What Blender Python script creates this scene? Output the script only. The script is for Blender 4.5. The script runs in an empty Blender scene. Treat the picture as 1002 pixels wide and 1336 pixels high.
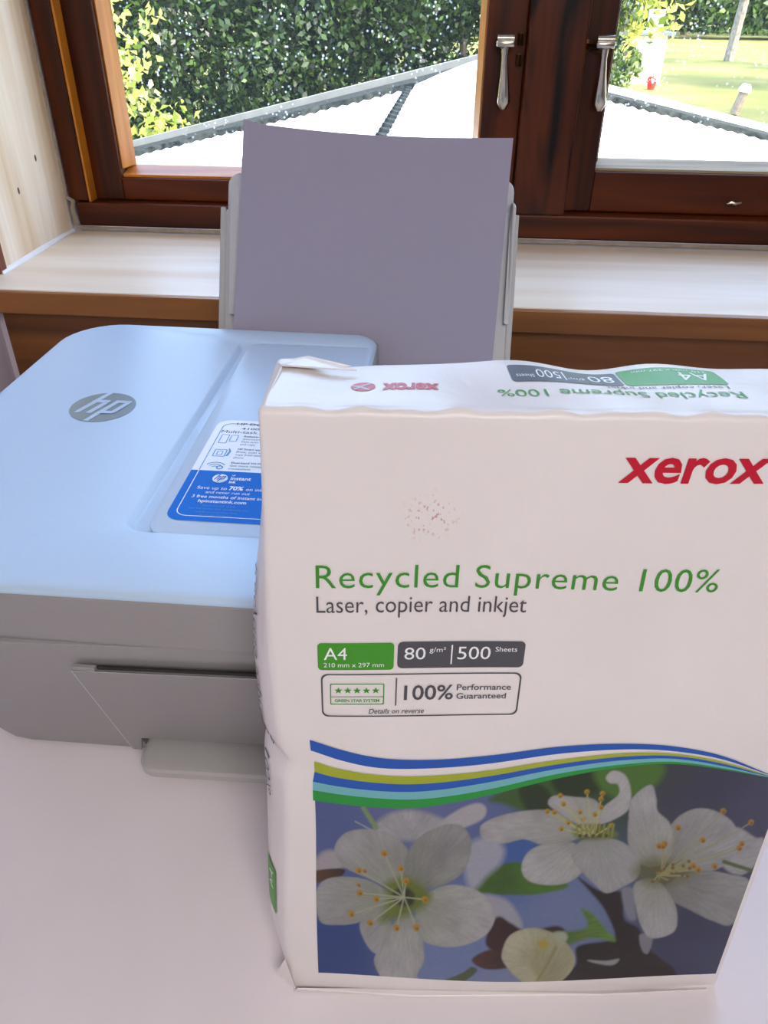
import bpy, bmesh, math, random
import numpy as np
from mathutils import Matrix, Vector
random.seed(7)
rng = np.random.default_rng(11)
C = bpy.context.scene.collection
SC = bpy.context.scene

# ------------------------------------------------------------------ camera
cam_d = bpy.data.cameras.new('camera')
cam_d.sensor_fit = 'VERTICAL'; cam_d.sensor_height = 36.0
cam_d.lens = 995.94 / 1336.0 * 36.0
cam_d.clip_start = 0.02; cam_d.clip_end = 500
cam = bpy.data.objects.new('camera', cam_d); C.objects.link(cam)
R_ = ((0.99656, 0.08252, 0.00815), (0.05280, -0.55575, -0.82967), (-0.06393, 0.82725, -0.55819))  # right, down, forward
cam.matrix_world = Matrix(((R_[0][0], -R_[1][0], -R_[2][0], 0.0),
                           (R_[0][1], -R_[1][1], -R_[2][1], 0.0),
                           (R_[0][2], -R_[1][2], -R_[2][2], 0.4019), (0, 0, 0, 1)))
SC.camera = cam

# ------------------------------------------------------------------ world, sun, lights, exposure
SUN_EL, SUN_AZ = 50.0, 112.0       # azimuth clockwise from +y (the window looks along +y)
world = bpy.data.worlds.new('sky'); SC.world = world; world.use_nodes = True
wn = world.node_tree; wn.nodes.clear()
w_out = wn.nodes.new('ShaderNodeOutputWorld'); w_bg = wn.nodes.new('ShaderNodeBackground')
w_sky = wn.nodes.new('ShaderNodeTexSky'); w_sky.sky_type = 'NISHITA'; w_sky.sun_disc = False
w_sky.sun_elevation = math.radians(SUN_EL); w_sky.sun_rotation = math.radians(SUN_AZ)
w_sky.air_density = 1.0; w_sky.dust_density = 3.5; w_sky.ozone_density = 1.0
w_bg.inputs['Strength'].default_value = 1.7
wn.links.new(w_sky.outputs[0], w_bg.inputs['Color']); wn.links.new(w_bg.outputs[0], w_out.inputs['Surface'])

def light(name, kind, loc, target, energy, color, size=None, size_y=None):
    d = bpy.data.lights.new(name, kind); d.energy = energy; d.color = color
    if kind == 'AREA':
        d.shape = 'RECTANGLE'; d.size = size; d.size_y = size_y or size
    o = bpy.data.objects.new(name, d); C.objects.link(o); o.location = loc
    o.rotation_euler = (Vector(target) - Vector(loc)).to_track_quat('-Z', 'Y').to_euler()
    return o
ce = math.cos(math.radians(SUN_EL))
sd = Vector((math.sin(math.radians(SUN_AZ)) * ce, math.cos(math.radians(SUN_AZ)) * ce, math.sin(math.radians(SUN_EL))))
sun = light('sun', 'SUN', sd * 30, (0, 0, 0), 4.0, (1.0, 0.94, 0.82)); sun.data.angle = math.radians(0.6)
# unseen fill lights, added: a broad one behind the camera, a warm one near the ceiling
light('front_fill_light', 'AREA', (0.18, -0.46, 0.80), (0.02, 0.3, 0.10), 4.7, (0.94, 0.90, 0.87), 0.35, 0.35)
light('ceiling_fill_light', 'AREA', (0.9, -1.2, 1.6), (0.5, -0.6, 0), 3, (1.0, 0.88, 0.80), 0.35)
SC.view_settings.view_transform = 'Standard'; SC.view_settings.look = 'None'
SC.view_settings.gamma = 1.0; SC.view_settings.use_curve_mapping = False
SC.view_settings.exposure = 0.0

# ------------------------------------------------------------------ materials
def lin(c):
    if isinstance(c, str):
        c = tuple(int(c[i:i + 2], 16) for i in (0, 2, 4))
    return tuple(((v / 255) / 12.92 if v / 255 <= 0.04045 else ((v / 255 + 0.055) / 1.055) ** 2.4) for v in c)
class NT:
    def __init__(s, name):
        s.m = bpy.data.materials.new(name); s.m.use_nodes = True; s.t = s.m.node_tree
        s.b = s.t.nodes['Principled BSDF']; s.out = s.t.nodes['Material Output']
    def n(s, kind, **kw):
        x = s.t.nodes.new('ShaderNode' + kind)
        for k, v in kw.items():
            if k in x.inputs.keys(): x.inputs[k].default_value = v
            else: setattr(x, k, v)
        return x
    def l(s, a, b): s.t.links.new(a, b)
    def ramp(s, fac, stops):
        r = s.n('ValToRGB'); e = r.color_ramp.elements
        while len(e) < len(stops): e.new(0.5)
        for q, (p, c) in zip(e, stops): q.position = p; q.color = (*c, 1)
        s.l(fac, r.inputs[0]); return r
    def bump(s, h, strength, dist=0.001):
        b = s.n('Bump', Strength=strength, Distance=dist); s.l(h, b.inputs['Height']); s.l(b.outputs[0], s.b.inputs['Normal'])
    def coord(s, scale, rot=(0, 0, 0)):
        tc = s.n('TexCoord'); mp = s.n('Mapping'); mp.inputs['Scale'].default_value = scale; mp.inputs['Rotation'].default_value = rot
        s.l(tc.outputs['Object'], mp.inputs[0]); return mp.outputs[0]
def plain(name, col, rough=0.5, metal=0.0, var=0.05, nscale=40, bump=0.0, spec=0.5, coat=0.0):
    M = NT(name); c = lin(col); M.b.inputs['Roughness'].default_value = rough; M.b.inputs['Metallic'].default_value = metal
    M.b.inputs['Specular IOR Level'].default_value = spec
    M.b.inputs['Coat Weight'].default_value = coat
    nz = M.n('TexNoise', Scale=float(nscale), Detail=4.0); M.l(M.coord((1, 1, 1)), nz.inputs['Vector'])
    r = M.ramp(nz.outputs[0], [(0.3, tuple(v * (1 - var) for v in c)), (0.7, tuple(min(1, v * (1 + var)) for v in c))])
    M.l(r.outputs[0], M.b.inputs['Base Color'])
    if bump: M.bump(nz.outputs[0], bump)
    return M.m
def wood(name, dark, light_, axis, scale=14.0, rough=0.5, spec=0.4, knots=0.0, blotch=None, bump=0.15, coat=0.0, stretch=0.07, knotc='6b4a32'):
    """grain running along the given axis"""
    M = NT(name); sc = [1.0, 1.0, 1.0]; sc['xyz'.index(axis)] = stretch
    v = M.coord(tuple(sc))
    nz = M.n('TexNoise', Scale=scale, Detail=3.0, Distortion=0.6); M.l(v, nz.inputs['Vector'])
    mul = M.n('Math', operation='MULTIPLY'); mul.inputs[1].default_value = 9.0; M.l(nz.outputs[0], mul.inputs[0])
    fr = M.n('Math', operation='PINGPONG'); fr.inputs[1].default_value = 1.0; M.l(mul.outputs[0], fr.inputs[0])
    fine = M.n('TexNoise', Scale=scale * 12, Detail=4.0); M.l(v, fine.inputs['Vector'])
    mx = M.n('Math', operation='MULTIPLY_ADD'); mx.inputs[1].default_value = 0.45; M.l(fine.outputs[0], mx.inputs[0]); 
    m2 = M.n('Math', operation='MULTIPLY'); m2.inputs[1].default_value = 0.6; M.l(fr.outputs[0], m2.inputs[0]); M.l(m2.outputs[0], mx.inputs[2])
    r = M.ramp(mx.outputs[0], [(0.15, lin(light_)), (0.85, lin(dark))])
    col = r.outputs[0]
    if blotch:
        bz = M.n('TexNoise', Scale=26.0, Detail=2.0, Distortion=0.5); M.l(M.coord((1, 1, 0.22)), bz.inputs['Vector'])
        br = M.ramp(bz.outputs[0], [(0.44, (0, 0, 0)), (0.56, (1, 1, 1))])
        mxr = M.n('Mix', data_type='RGBA'); M.l(br.outputs[0], mxr.inputs[0]); M.l(col, mxr.inputs[6]); mxr.inputs[7].default_value = (*lin(blotch), 1)
        col = mxr.outputs[2]
    if knots:
        vz = M.n('TexVoronoi', Scale=knots); M.l(M.coord(tuple(1.0 if q == 1.0 else 0.45 for q in sc)), vz.inputs['Vector'])
        kr = M.ramp(vz.outputs['Distance'], [(0.035, (1, 1, 1)), (0.075, (0, 0, 0))])
        mxk = M.n('Mix', data_type='RGBA'); M.l(kr.outputs[0], mxk.inputs[0]); M.l(col, mxk.inputs[6]); mxk.inputs[7].default_value = (*lin(knotc), 1)
        col = mxk.outputs[2]
    M.l(col, M.b.inputs['Base Color'])
    M.b.inputs['Roughness'].default_value = rough; M.b.inputs['Specular IOR Level'].default_value = spec; M.b.inputs['Coat Weight'].default_value = coat
    M.b.inputs['Coat Roughness'].default_value = 0.2
    if bump: M.bump(mx.outputs[0], bump, 0.0008)
    return M.m
def attr_mat(name, rough=0.5, spec=0.4, translucent=0.0):
    M = NT(name); a = M.n('VertexColor'); a.layer_name = 'Col'; M.l(a.outputs[0], M.b.inputs['Base Color'])
    M.b.inputs['Roughness'].default_value = rough; M.b.inputs['Specular IOR Level'].default_value = spec
    if translucent:
        tr = M.n('BsdfTranslucent'); mx = M.n('MixShader'); mx.inputs[0].default_value = translucent
        M.l(a.outputs[0], tr.inputs[0]); M.l(M.b.outputs[0], mx.inputs[1]); M.l(tr.outputs[0], mx.inputs[2]); M.l(mx.outputs[0], M.out.inputs[0])
    return M.m
def leaf_mat(name, c1, c2, transl=0.35):
    M = NT(name); oi = M.n('VertexColor'); oi.layer_name = 'Col'
    r = M.ramp(oi.outputs[0], [(0.0, lin(c1)), (1.0, lin(c2))])
    M.l(r.outputs[0], M.b.inputs['Base Color']); M.b.inputs['Roughness'].default_value = 0.45
    tr = M.n('BsdfTranslucent'); mx = M.n('MixShader'); mx.inputs[0].default_value = transl
    M.l(r.outputs[0], tr.inputs[0]); M.l(M.b.outputs[0], mx.inputs[1]); M.l(tr.outputs[0], mx.inputs[2]); M.l(mx.outputs[0], M.out.inputs[0])
    return M.m
def glass_mat():
    M = NT('dusty_window_glass')
    tr = M.n('BsdfTransparent'); tr.inputs[0].default_value = (0.97, 0.98, 0.97, 1)
    gl = M.n('BsdfGlossy'); gl.inputs['Roughness'].default_value = 0.02
    fr = M.n('LayerWeight', Blend=0.08); mx = M.n('MixShader'); M.l(fr.outputs['Fresnel'], mx.inputs[0])
    M.l(tr.outputs[0], mx.inputs[1]); M.l(gl.outputs[0], mx.inputs[2])
    v = M.coord((1, 1, 1))
    vo = M.n('TexVoronoi', Scale=170.0); M.l(v, vo.inputs['Vector'])
    sp = M.ramp(vo.outputs['Distance'], [(0.12, (1, 1, 1)), (0.26, (0, 0, 0))])
    nz = M.n('TexNoise', Scale=22.0, Detail=3.0); M.l(v, nz.inputs['Vector'])
    pt = M.ramp(nz.outputs[0], [(0.50, (0, 0, 0)), (0.62, (1, 1, 1))])
    mm = M.n('Math', operation='MULTIPLY'); M.l(sp.outputs[0], mm.inputs[0]); M.l(pt.outputs[0], mm.inputs[1])
    m3 = M.n('Math', operation='MULTIPLY_ADD'); m3.inputs[1].default_value = 0.7; m3.inputs[2].default_value = 0.008; M.l(mm.outputs[0], m3.inputs[0])
    df = M.n('BsdfTranslucent'); df.inputs[0].default_value = (0.85, 0.87, 0.85, 1)
    m4 = M.n('MixShader'); M.l(m3.outputs[0], m4.inputs[0]); M.l(mx.outputs[0], m4.inputs[1]); M.l(df.outputs[0], m4.inputs[2])
    M.l(m4.outputs[0], M.out.inputs[0]); return M.m

M_FRAME = {a: wood('stained_window_wood_' + a, '361506', '6c2f0d', a, 10, rough=0.36, spec=0.22, knots=5.0, bump=0.08, coat=0.05, knotc='220b04') for a in 'xz'}
M_POSTW = wood('dark_stained_post_wood', '32140a', '5e2b10', 'z', 10, rough=0.36, spec=0.22, blotch='140806', bump=0.08, coat=0.05)
M_BEAD_LIT = {a: wood('lit_glazing_wood_' + a, 'a4520e', 'e0902c', a, 12, rough=0.35, spec=0.4, bump=0.05) for a in 'xz'}  # orange copy of the stained wood, with the light on it put into the colour
M_SILL = wood('pale_pine_sill', 'e8d2b4', 'fbf0dd', 'x', 7, rough=0.42, knots=2.2)
M_LIP = wood('varnished_pine_lip', '7a4a20', 'a0662f', 'x', 10, rough=0.4)
M_BOARD = wood('brown_pine_board', '4f2a12', '8a5526', 'x', 9, rough=0.45, knots=1.5)
M_PANEL = wood('bleached_pine_panel', 'e4c8a2', 'fbeeda', 'z', 12, rough=0.5, knots=6.0)
M_TRIM = wood('reddish_trim_wood', '6a3018', '94502c', 'z', 10, rough=0.45)
M_KNOT = plain('dark_knot', '54443c', 0.6, var=0.3, nscale=300)
M_SEAL = plain('beige_sealant', 'a99a88', 0.7, var=0.15, nscale=80)
M_CAULK = plain('white_caulk', 'f4f6f8', 0.5, var=0.03)
M_PLASTER = plain('lilac_white_plaster', 'e2d8e0', 0.85, var=0.03, nscale=30, bump=0.1)
M_CEIL = plain('white_ceiling_paint', 'efece6', 0.9, var=0.02)
M_FLOOR = wood('oak_floor', '7a5a3a', 'b08a5e', 'y', 8, rough=0.4)
M_DESK = plain('white_desk_laminate', 'f6eef0', 0.33, var=0.012, nscale=25, spec=0.4)
M_LID = plain('white_printer_plastic', 'c0d8ee', 0.34, var=0.01, nscale=300, bump=0.02, spec=0.3)
M_GREY = plain('cement_grey_plastic', '9b9896', 0.42, var=0.015, nscale=300, bump=0.03)
M_GREYL = plain('light_grey_plastic', 'c4c3c2', 0.4, var=0.015, nscale=200)
M_GREYM = plain('mid_grey_plastic', 'b8b5b1', 0.42, var=0.015, nscale=200)
M_DARK = plain('dark_gap', '26241f', 0.7)
M_CHROME = plain('satin_silver_badge', '96a6ac', 0.35, metal=0.55, var=0.02)
M_BLUE = plain('sticker_blue', '0572d8', 0.6, var=0.01, spec=0.2)
M_STWHITE = plain('sticker_white', 'eef2f6', 0.35, var=0.01)
M_INKD = plain('ink_dark_blue_grey', '2a3a56', 0.5)
M_INKB = plain('ink_light_blue', '3f8fd0', 0.5)
M_INKW = plain('ink_white', 'f6f8fa', 0.45)
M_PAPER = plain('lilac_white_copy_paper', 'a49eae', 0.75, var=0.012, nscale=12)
M_GREEN = plain('ink_leaf_green', '3f9a1c', 0.42, var=0.01)
M_GREENT = plain('ink_text_green', '3a9326', 0.45, var=0.01)
M_CHAR = plain('ink_charcoal', '4e4e55', 0.42, var=0.01)
M_RED = plain('ink_red', 'c3112f', 0.42, var=0.01)
M_YG = plain('ink_yellow_green', 'a4b01c', 0.42, var=0.01)
M_BL2 = plain('ink_royal_blue', '0b54b4', 0.42, var=0.01)
M_TEAL = plain('ink_pale_teal', '6fb4bc', 0.42, var=0.01)
M_GR2 = plain('ink_deep_green', '129234', 0.42, var=0.01)
M_PHOTO = attr_mat('printed_photo', 0.42, 0.4)
def wrap_mat():
    M = NT('white_wrapper_paper'); c = lin('ece6e4')
    nz = M.n('TexNoise', Scale=14.0, Detail=3.0); M.l(M.coord((1, 1, 1)), nz.inputs['Vector'])
    r = M.ramp(nz.outputs[0], [(0.3, tuple(v * 0.97 for v in c)), (0.7, tuple(min(1, v * 1.02) for v in c))])
    sc = M.n('TexVoronoi', Scale=420.0); M.l(M.coord((1, 1, 1)), sc.inputs['Vector'])
    sp = M.ramp(sc.outputs['Distance'], [(0.08, (1, 1, 1)), (0.16, (0, 0, 0))])
    # a small patch of red scuff marks below the top edge
    tc = M.n('TexCoord'); ds = M.n('VectorMath', operation='DISTANCE'); ds.inputs[1].default_value = (0.0555, 0, 0.2600); M.l(tc.outputs['Object'], ds.inputs[0])
    pt = M.ramp(ds.outputs['Value'], [(0.002, (.8, .8, .8)), (0.011, (0, 0, 0))])
    n2 = M.n('TexNoise', Scale=900.0, Detail=1.0); M.l(M.coord((1, 1, 0.7), (0, 0.7, 0)), n2.inputs['Vector'])
    s2 = M.ramp(n2.outputs[0], [(0.62, (0, 0, 0)), (0.68, (1, 1, 1))])
    mm = M.n('Math', operation='MULTIPLY'); M.l(pt.outputs[0], mm.inputs[0]); M.l(s2.outputs[0], mm.inputs[1])
    mx = M.n('Mix', data_type='RGBA'); M.l(mm.outputs[0], mx.inputs[0]); M.l(r.outputs[0], mx.inputs[6]); mx.inputs[7].default_value = (*lin('b86a66'), 1)
    M.l(mx.outputs[2], M.b.inputs['Base Color'])
    M.b.inputs['Roughness'].default_value = 0.36; M.b.inputs['Specular IOR Level'].default_value = 0.4
    n3 = M.n('TexNoise', Scale=32.0, Detail=4.0, Distortion=0.8); M.l(M.coord((1, 1, 1)), n3.inputs['Vector'])
    M.bump(n3.outputs[0], 0.38, 0.0018); return M.m
M_WRAP = wrap_mat()
M_METAL = plain('worn_nickel', 'c9c2b4', 0.24, metal=1.0, var=0.1, nscale=120)
M_BRASS = plain('aged_brass', '4a3216', 0.4, metal=0.9, var=0.2, nscale=120)
M_GLASS = glass_mat()

# ------------------------------------------------------------------ mesh helpers
def mesh_obj(name, verts, faces, m, parent=None, origin=(0, 0, 0), smooth=False):
    me = bpy.data.meshes.new(name); ox, oy, oz = origin
    me.from_pydata([(v[0] - ox, v[1] - oy, v[2] - oz) for v in verts], [], [list(f) for f in faces]); me.update()
    bm = bmesh.new(); bm.from_mesh(me); bmesh.ops.recalc_face_normals(bm, faces=bm.faces[:]); bm.to_mesh(me); bm.free()
    if m: me.materials.append(m)
    if smooth:
        me.polygons.foreach_set('use_smooth', [True] * len(me.polygons))
        try: me.set_sharp_from_angle(angle=math.radians(38))
        except Exception: pass
    o = bpy.data.objects.new(name, me); C.objects.link(o)
    if parent: o.parent = parent
    return o
class MB:
    """collects shapes into one mesh"""
    def __init__(s): s.v = []; s.f = []
    def add(s, v, f):
        k = len(s.v); s.v += [tuple(q) for q in v]; s.f += [tuple(i + k for i in q) for q in f]; return s
    def box(s, a, b, bev=0.0):
        bm = bmesh.new(); bmesh.ops.create_cube(bm, size=1.0)
        for v in bm.verts: v.co = Vector([a[i] + (b[i] - a[i]) * (v.co[i] + 0.5) for i in range(3)])
        if bev: bmesh.ops.bevel(bm, geom=bm.edges[:], offset=bev, segments=2, affect='EDGES', profile=0.5)
        bm.verts.index_update(); s.add([v.co[:] for v in bm.verts], [[v.index for v in f.verts] for f in bm.faces]); bm.free(); return s
    def loops(s, loops, cap0=True, cap1=True):
        n = len(loops[0]); v = [p for L in loops for p in L]; f = []
        for k in range(len(loops) - 1):
            for i in range(n): f.append((k * n + i, k * n + (i + 1) % n, (k + 1) * n + (i + 1) % n, (k + 1) * n + i))
        if cap0: f.append(tuple(range(n))[::-1])
        if cap1: f.append(tuple((len(loops) - 1) * n + i for i in range(n)))
        return s.add(v, f)
    def tube(s, pts, rad, n=10, caps=True, squash=1.0):
        pts = [Vector(p) for p in pts]; L = []
        for i, p in enumerate(pts):
            t = (pts[min(i + 1, len(pts) - 1)] - pts[max(i - 1, 0)]).normalized()
            a = t.orthogonal().normalized() if abs(t.y) > 0.9 else t.cross(Vector((0, 1, 0))).normalized()
            b = t.cross(a); r = rad[i] if isinstance(rad, (list, tuple)) else rad
            L.append([tuple(p + a * math.cos(q) * r + b * math.sin(q) * r * squash) for q in [2 * math.pi * k / n for k in range(n)]])
        return s.loops(L, caps, caps)
    def build(s, name, m, parent=None, origin=(0, 0, 0), smooth=False): return mesh_obj(name, s.v, s.f, m, parent, origin, smooth)
def box(name, a, b, m, parent=None, origin=(0, 0, 0), bev=0.0, smooth=False): return MB().box(a, b, bev).build(name, m, parent, origin, smooth)
def empty(name, loc, label=None, cat=None, group=None, kind=None):
    o = bpy.data.objects.new(name, None); C.objects.link(o); o.location = loc; o.empty_display_size = 0.05
    return tag(o, label, cat, group, kind)
def tag(o, label=None, cat=None, group=None, kind=None):
    for k, v in (('label', label), ('category', cat), ('group', group), ('kind', kind)):
        if v: o[k] = v
    return o
def rrect(x0, x1, y0, y1, r, n=6):
    """rounded rectangle, r = one radius or four (x0y0, x1y0, x1y1, x0y1), counter-clockwise"""
    if not isinstance(r, (list, tuple)): r = (r,) * 4
    P = []
    for (cx, cy, sx, sy, a0), q in zip(((x0, y0, 1, 1, math.pi), (x1, y0, -1, 1, 1.5 * math.pi), (x1, y1, -1, -1, 0), (x0, y1, 1, -1, 0.5 * math.pi)), r):
        q = max(q, 1e-5)
        for k in range(n + 1):
            a = a0 + k / n * math.pi / 2
            P.append((cx + sx * q + q * math.cos(a), cy + sy * q + q * math.sin(a)))
    return P
_txt = {}
def text2d(s, bold=0.0, shear=0.0, spacing=1.0):
    """outline lettering as flat 2-D triangles, scaled so that its box is 1 x (h/w)"""
    key = (s, bold, shear, spacing)
    if key not in _txt:
        cu = bpy.data.curves.new('t', 'FONT'); cu.body = s; cu.offset = bold; cu.shear = shear; cu.space_character = spacing
        cu.resolution_u = 3; cu.fill_mode = 'FRONT'
        o = bpy.data.objects.new('t', cu); C.objects.link(o)
        dg = bpy.context.evaluated_depsgraph_get(); me = bpy.data.meshes.new_from_object(o.evaluated_get(dg))
        V = [(v.co.x, v.co.y) for v in me.vertices]; F = [tuple(p.vertices) for p in me.polygons]
        bpy.data.objects.remove(o); bpy.data.curves.remove(cu); bpy.data.meshes.remove(me)
        x0 = min(v[0] for v in V); x1 = max(v[0] for v in V); y0 = min(v[1] for v in V); y1 = max(v[1] for v in V)
        _txt[key] = ([((x - x0) / (x1 - x0), (y - y0) / (y1 - y0)) for x, y in V], F)
    return _txt[key]
def flat(name, polys, mapf, m, parent, origin=(0, 0, 0)):
    """polys: list of (verts2d, faces); mapf puts a 2-D point on the printed surface"""
    v = []; f = []
    for V, F in polys:
        k = len(v); v += [mapf(*p) for p in V]; f += [tuple(i + k for i in q) for q in F]
    return mesh_obj(name, v, f, m, parent, origin)
def placed(s, x0, x1, y0, y1, **kw):
    V, F = text2d(s, **kw); return ([(x0 + (x1 - x0) * a, y0 + (y1 - y0) * b) for a, b in V], F)
def poly(P): return (list(P), [tuple(range(len(P)))])
def dense(P, step=3.0):
    """cut the long edges of a closed outline so that it can follow a curved face"""
    out = []
    for a, b in zip(P, P[1:] + P[:1]):
        n = max(1, int(math.hypot(b[0] - a[0], b[1] - a[1]) / step)); out += [(a[0] + (b[0] - a[0]) * k / n, a[1] + (b[1] - a[1]) * k / n) for k in range(n)]
    return out
def ring(P, Q): n = len(P); return (list(P) + list(Q), [(i, (i + 1) % n, n + (i + 1) % n, n + i) for i in range(n)])
def ring2(x0, x1, y0, y1, t, r):
    P = dense(rrect(x0, x1, y0, y1, r)); cx_, cy_ = (x0 + x1) / 2, (y0 + y1) / 2; hx, hy = (x1 - x0) / 2, (y1 - y0) / 2
    return ring(P, [(cx_ + (x - cx_) * (hx - t) / hx, cy_ + (y - cy_) * (hy - t) / hy) for x, y in P])
def strip(P, Q): n = len(P); return (list(P) + list(Q), [(i, i + 1, n + i + 1, n + i) for i in range(n - 1)])
def gridrect(x0, x1, y0, y1, nx, ny, r=0.0):
    """rounded rectangle cut into columns so that it can follow a curved face"""
    xs = sorted(set([x0 + (x1 - x0) * i / nx for i in range(nx + 1)] + ([x0 + r * (1 - math.cos(k * math.pi / 10)) for k in range(1, 6)] + [x1 - r * (1 - math.cos(k * math.pi / 10)) for k in range(1, 6)] if r else [])))
    V = []; F = []
    for x in xs:
        e = 0.0
        if r:
            d = min(x - x0, x1 - x)
            if d < r: e = r - math.sqrt(max(0, r * r - (r - d) ** 2))
        for j in range(ny + 1): V.append((x, y0 + e + (y1 - y0 - 2 * e) * j / ny))
    for i in range(len(xs) - 1):
        for j in range(ny):
            a = i * (ny + 1) + j; F.append((a, a + ny + 1, a + ny + 2, a + 1))
    return (V, F)

# ------------------------------------------------------------------ room shell
WL, WR = -0.455, 2.2; YB, YF = 0.715, -2.4; ZF, ZC = -0.74, 1.66
tag(box('floor', (WL - .1, YF - .1, ZF - .06), (WR + .1, 1.08, ZF), M_FLOOR), kind='structure')
tag(box('ceiling', (WL - .1, YF - .1, ZC), (WR + .1, 1.08, ZC + .06), M_CEIL), kind='structure')
tag(box('wall_left', (WL - .1, YF, ZF), (WL, 1.08, ZC), M_PLASTER), kind='structure')
tag(box('wall_right', (WR, YF, ZF), (WR + .1, 1.08, ZC), M_PLASTER), kind='structure')
tag(box('wall_front', (WL - .1, YF - .1, ZF), (WR + .1, YF, ZC), M_PLASTER), kind='structure')   # behind the camera
# window wall: a boarded lower part, plaster above the window and right of it
NZ0, NZ1, NXR = 0.1655, 1.16, 0.66
wb = tag(empty('wall_back', (0.8, YB, 0)), kind='structure'); wo = (0.8, YB, 0)
MB().box((WL, YB + .012, ZF), (WR, 1.06, 0.143)).box((WL, 0.74, NZ1), (WR, 1.06, ZC)).box((NXR, 0.74, 0.143), (WR, 1.06, NZ1)).build('plaster', M_PLASTER, wb, wo)
zb = [0.1405, 0.049, -0.043, -0.135, -0.227]
for k in range(4):
    box('pine_board', (WL + .002 + (0.012 if k == 0 else 0.004), YB - .004, zb[k + 1] + .0022), (WR - .002, YB + .0115, zb[k]), M_BOARD, wb, wo, bev=0.003)
# niche lining on the left: a bleached pine panel, its reddish front trim
tl = tag(empty('trim_1', (WL, 0.85, NZ0)), kind='structure'); to = (WL, 0.85, NZ0)
for a, b in ((0.757, 0.9222),):
    box('pine_panel', (WL + .0002, a, NZ0 + .0005), (WL + .003, b, NZ1 - .001), M_PANEL, tl, to)
for ky, kz in ((0.820, 0.231), (0.871, 0.2545)):
    mesh_obj('knot', *(lambda b: (b.v, b.f))(MB().loops([[(WL + .0029, ky + .0022 * math.cos(a), kz + .0038 * math.sin(a)) for a in [k * math.pi / 6 for k in range(12)]], [(WL + .0032, ky + .0017 * math.cos(a), kz + .0031 * math.sin(a)) for a in [k * math.pi / 6 for k in range(12)]]])), M_KNOT, tl, to)
box('edge_trim', (WL + .0002, 0.7425, NZ0 + .0005), (WL + .006, 0.7565, NZ1 - .001), M_TRIM, tl, to, bev=0.0015)
# caulk bead along panel and sill
MB().tube([(WL + .0045, 0.745, NZ0 + .001), (WL + .0045, 0.83, NZ0 + .0012), (WL + .0042, 0.919, NZ0 + .001)], [0.003, 0.0034, 0.003], 8).build('caulk_bead', M_CAULK, tl, to, True)
# sill
sl = tag(empty('trim_2', (0.2, 0.8, 0.15)), kind='structure'); so = (0.2, 0.8, 0.15)
MB().box((WL + .0005, 0.7005, 0.1447), (NXR - .001, 0.9235, NZ0), 0.001).build('sill_board', M_SILL, sl, so)
MB().box((WL + .0005, 0.694, 0.1437), (NXR + .02, 0.7003, NZ0 - .0006), 0.001).build('front_lip', M_LIP, sl, so)

# ------------------------------------------------------------------ fixed window frame and two casements
YFR, YSA, YGL = 0.925, 0.945, 0.984
fr = tag(empty('trim_3', (0.1, YFR, 0.2)), kind='structure'); fo = (0.1, YFR, 0.2)
TOPZ = 1.155
box('jamb', (-0.4495, YFR, 0.2), (-0.4265, 1.03, TOPZ), M_FRAME['z'], fr, fo, bev=0.0015)
box('jamb', (0.630, YFR, 0.2), (0.655, 1.03, TOPZ), M_FRAME['z'], fr, fo, bev=0.0015)
box('sill_rail', (-0.4435, YFR, 0.1712), (0.655, 1.03, 0.1978), M_FRAME['x'], fr, fo, bev=0.002)
box('head_rail', (-0.4495, YFR, TOPZ - .03), (0.655, 1.03, TOPZ), M_FRAME['x'], fr, fo, bev=0.002)
box('center_post', (0.0715, 0.921, 0.1985), (0.1305, 1.03, TOPZ - .03), M_POSTW, fr, fo, bev=0.002)
MB().tube([(-0.4525, 0.9222, 0.39 + .7), (-0.4520, 0.9225, 0.215), (-0.4522, 0.9222, 0.205), (-0.4445, 0.9225, 0.2), (-0.4472, 0.922, 0.190), (-0.4462, 0.9222, 0.172), (-0.440, 0.9225, 0.169), (-0.2, 0.9225, 0.169), (0.65, 0.9225, 0.1692)], 0.0026, 6).build('sealant_bead', M_SEAL, fr, fo, True)
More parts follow.
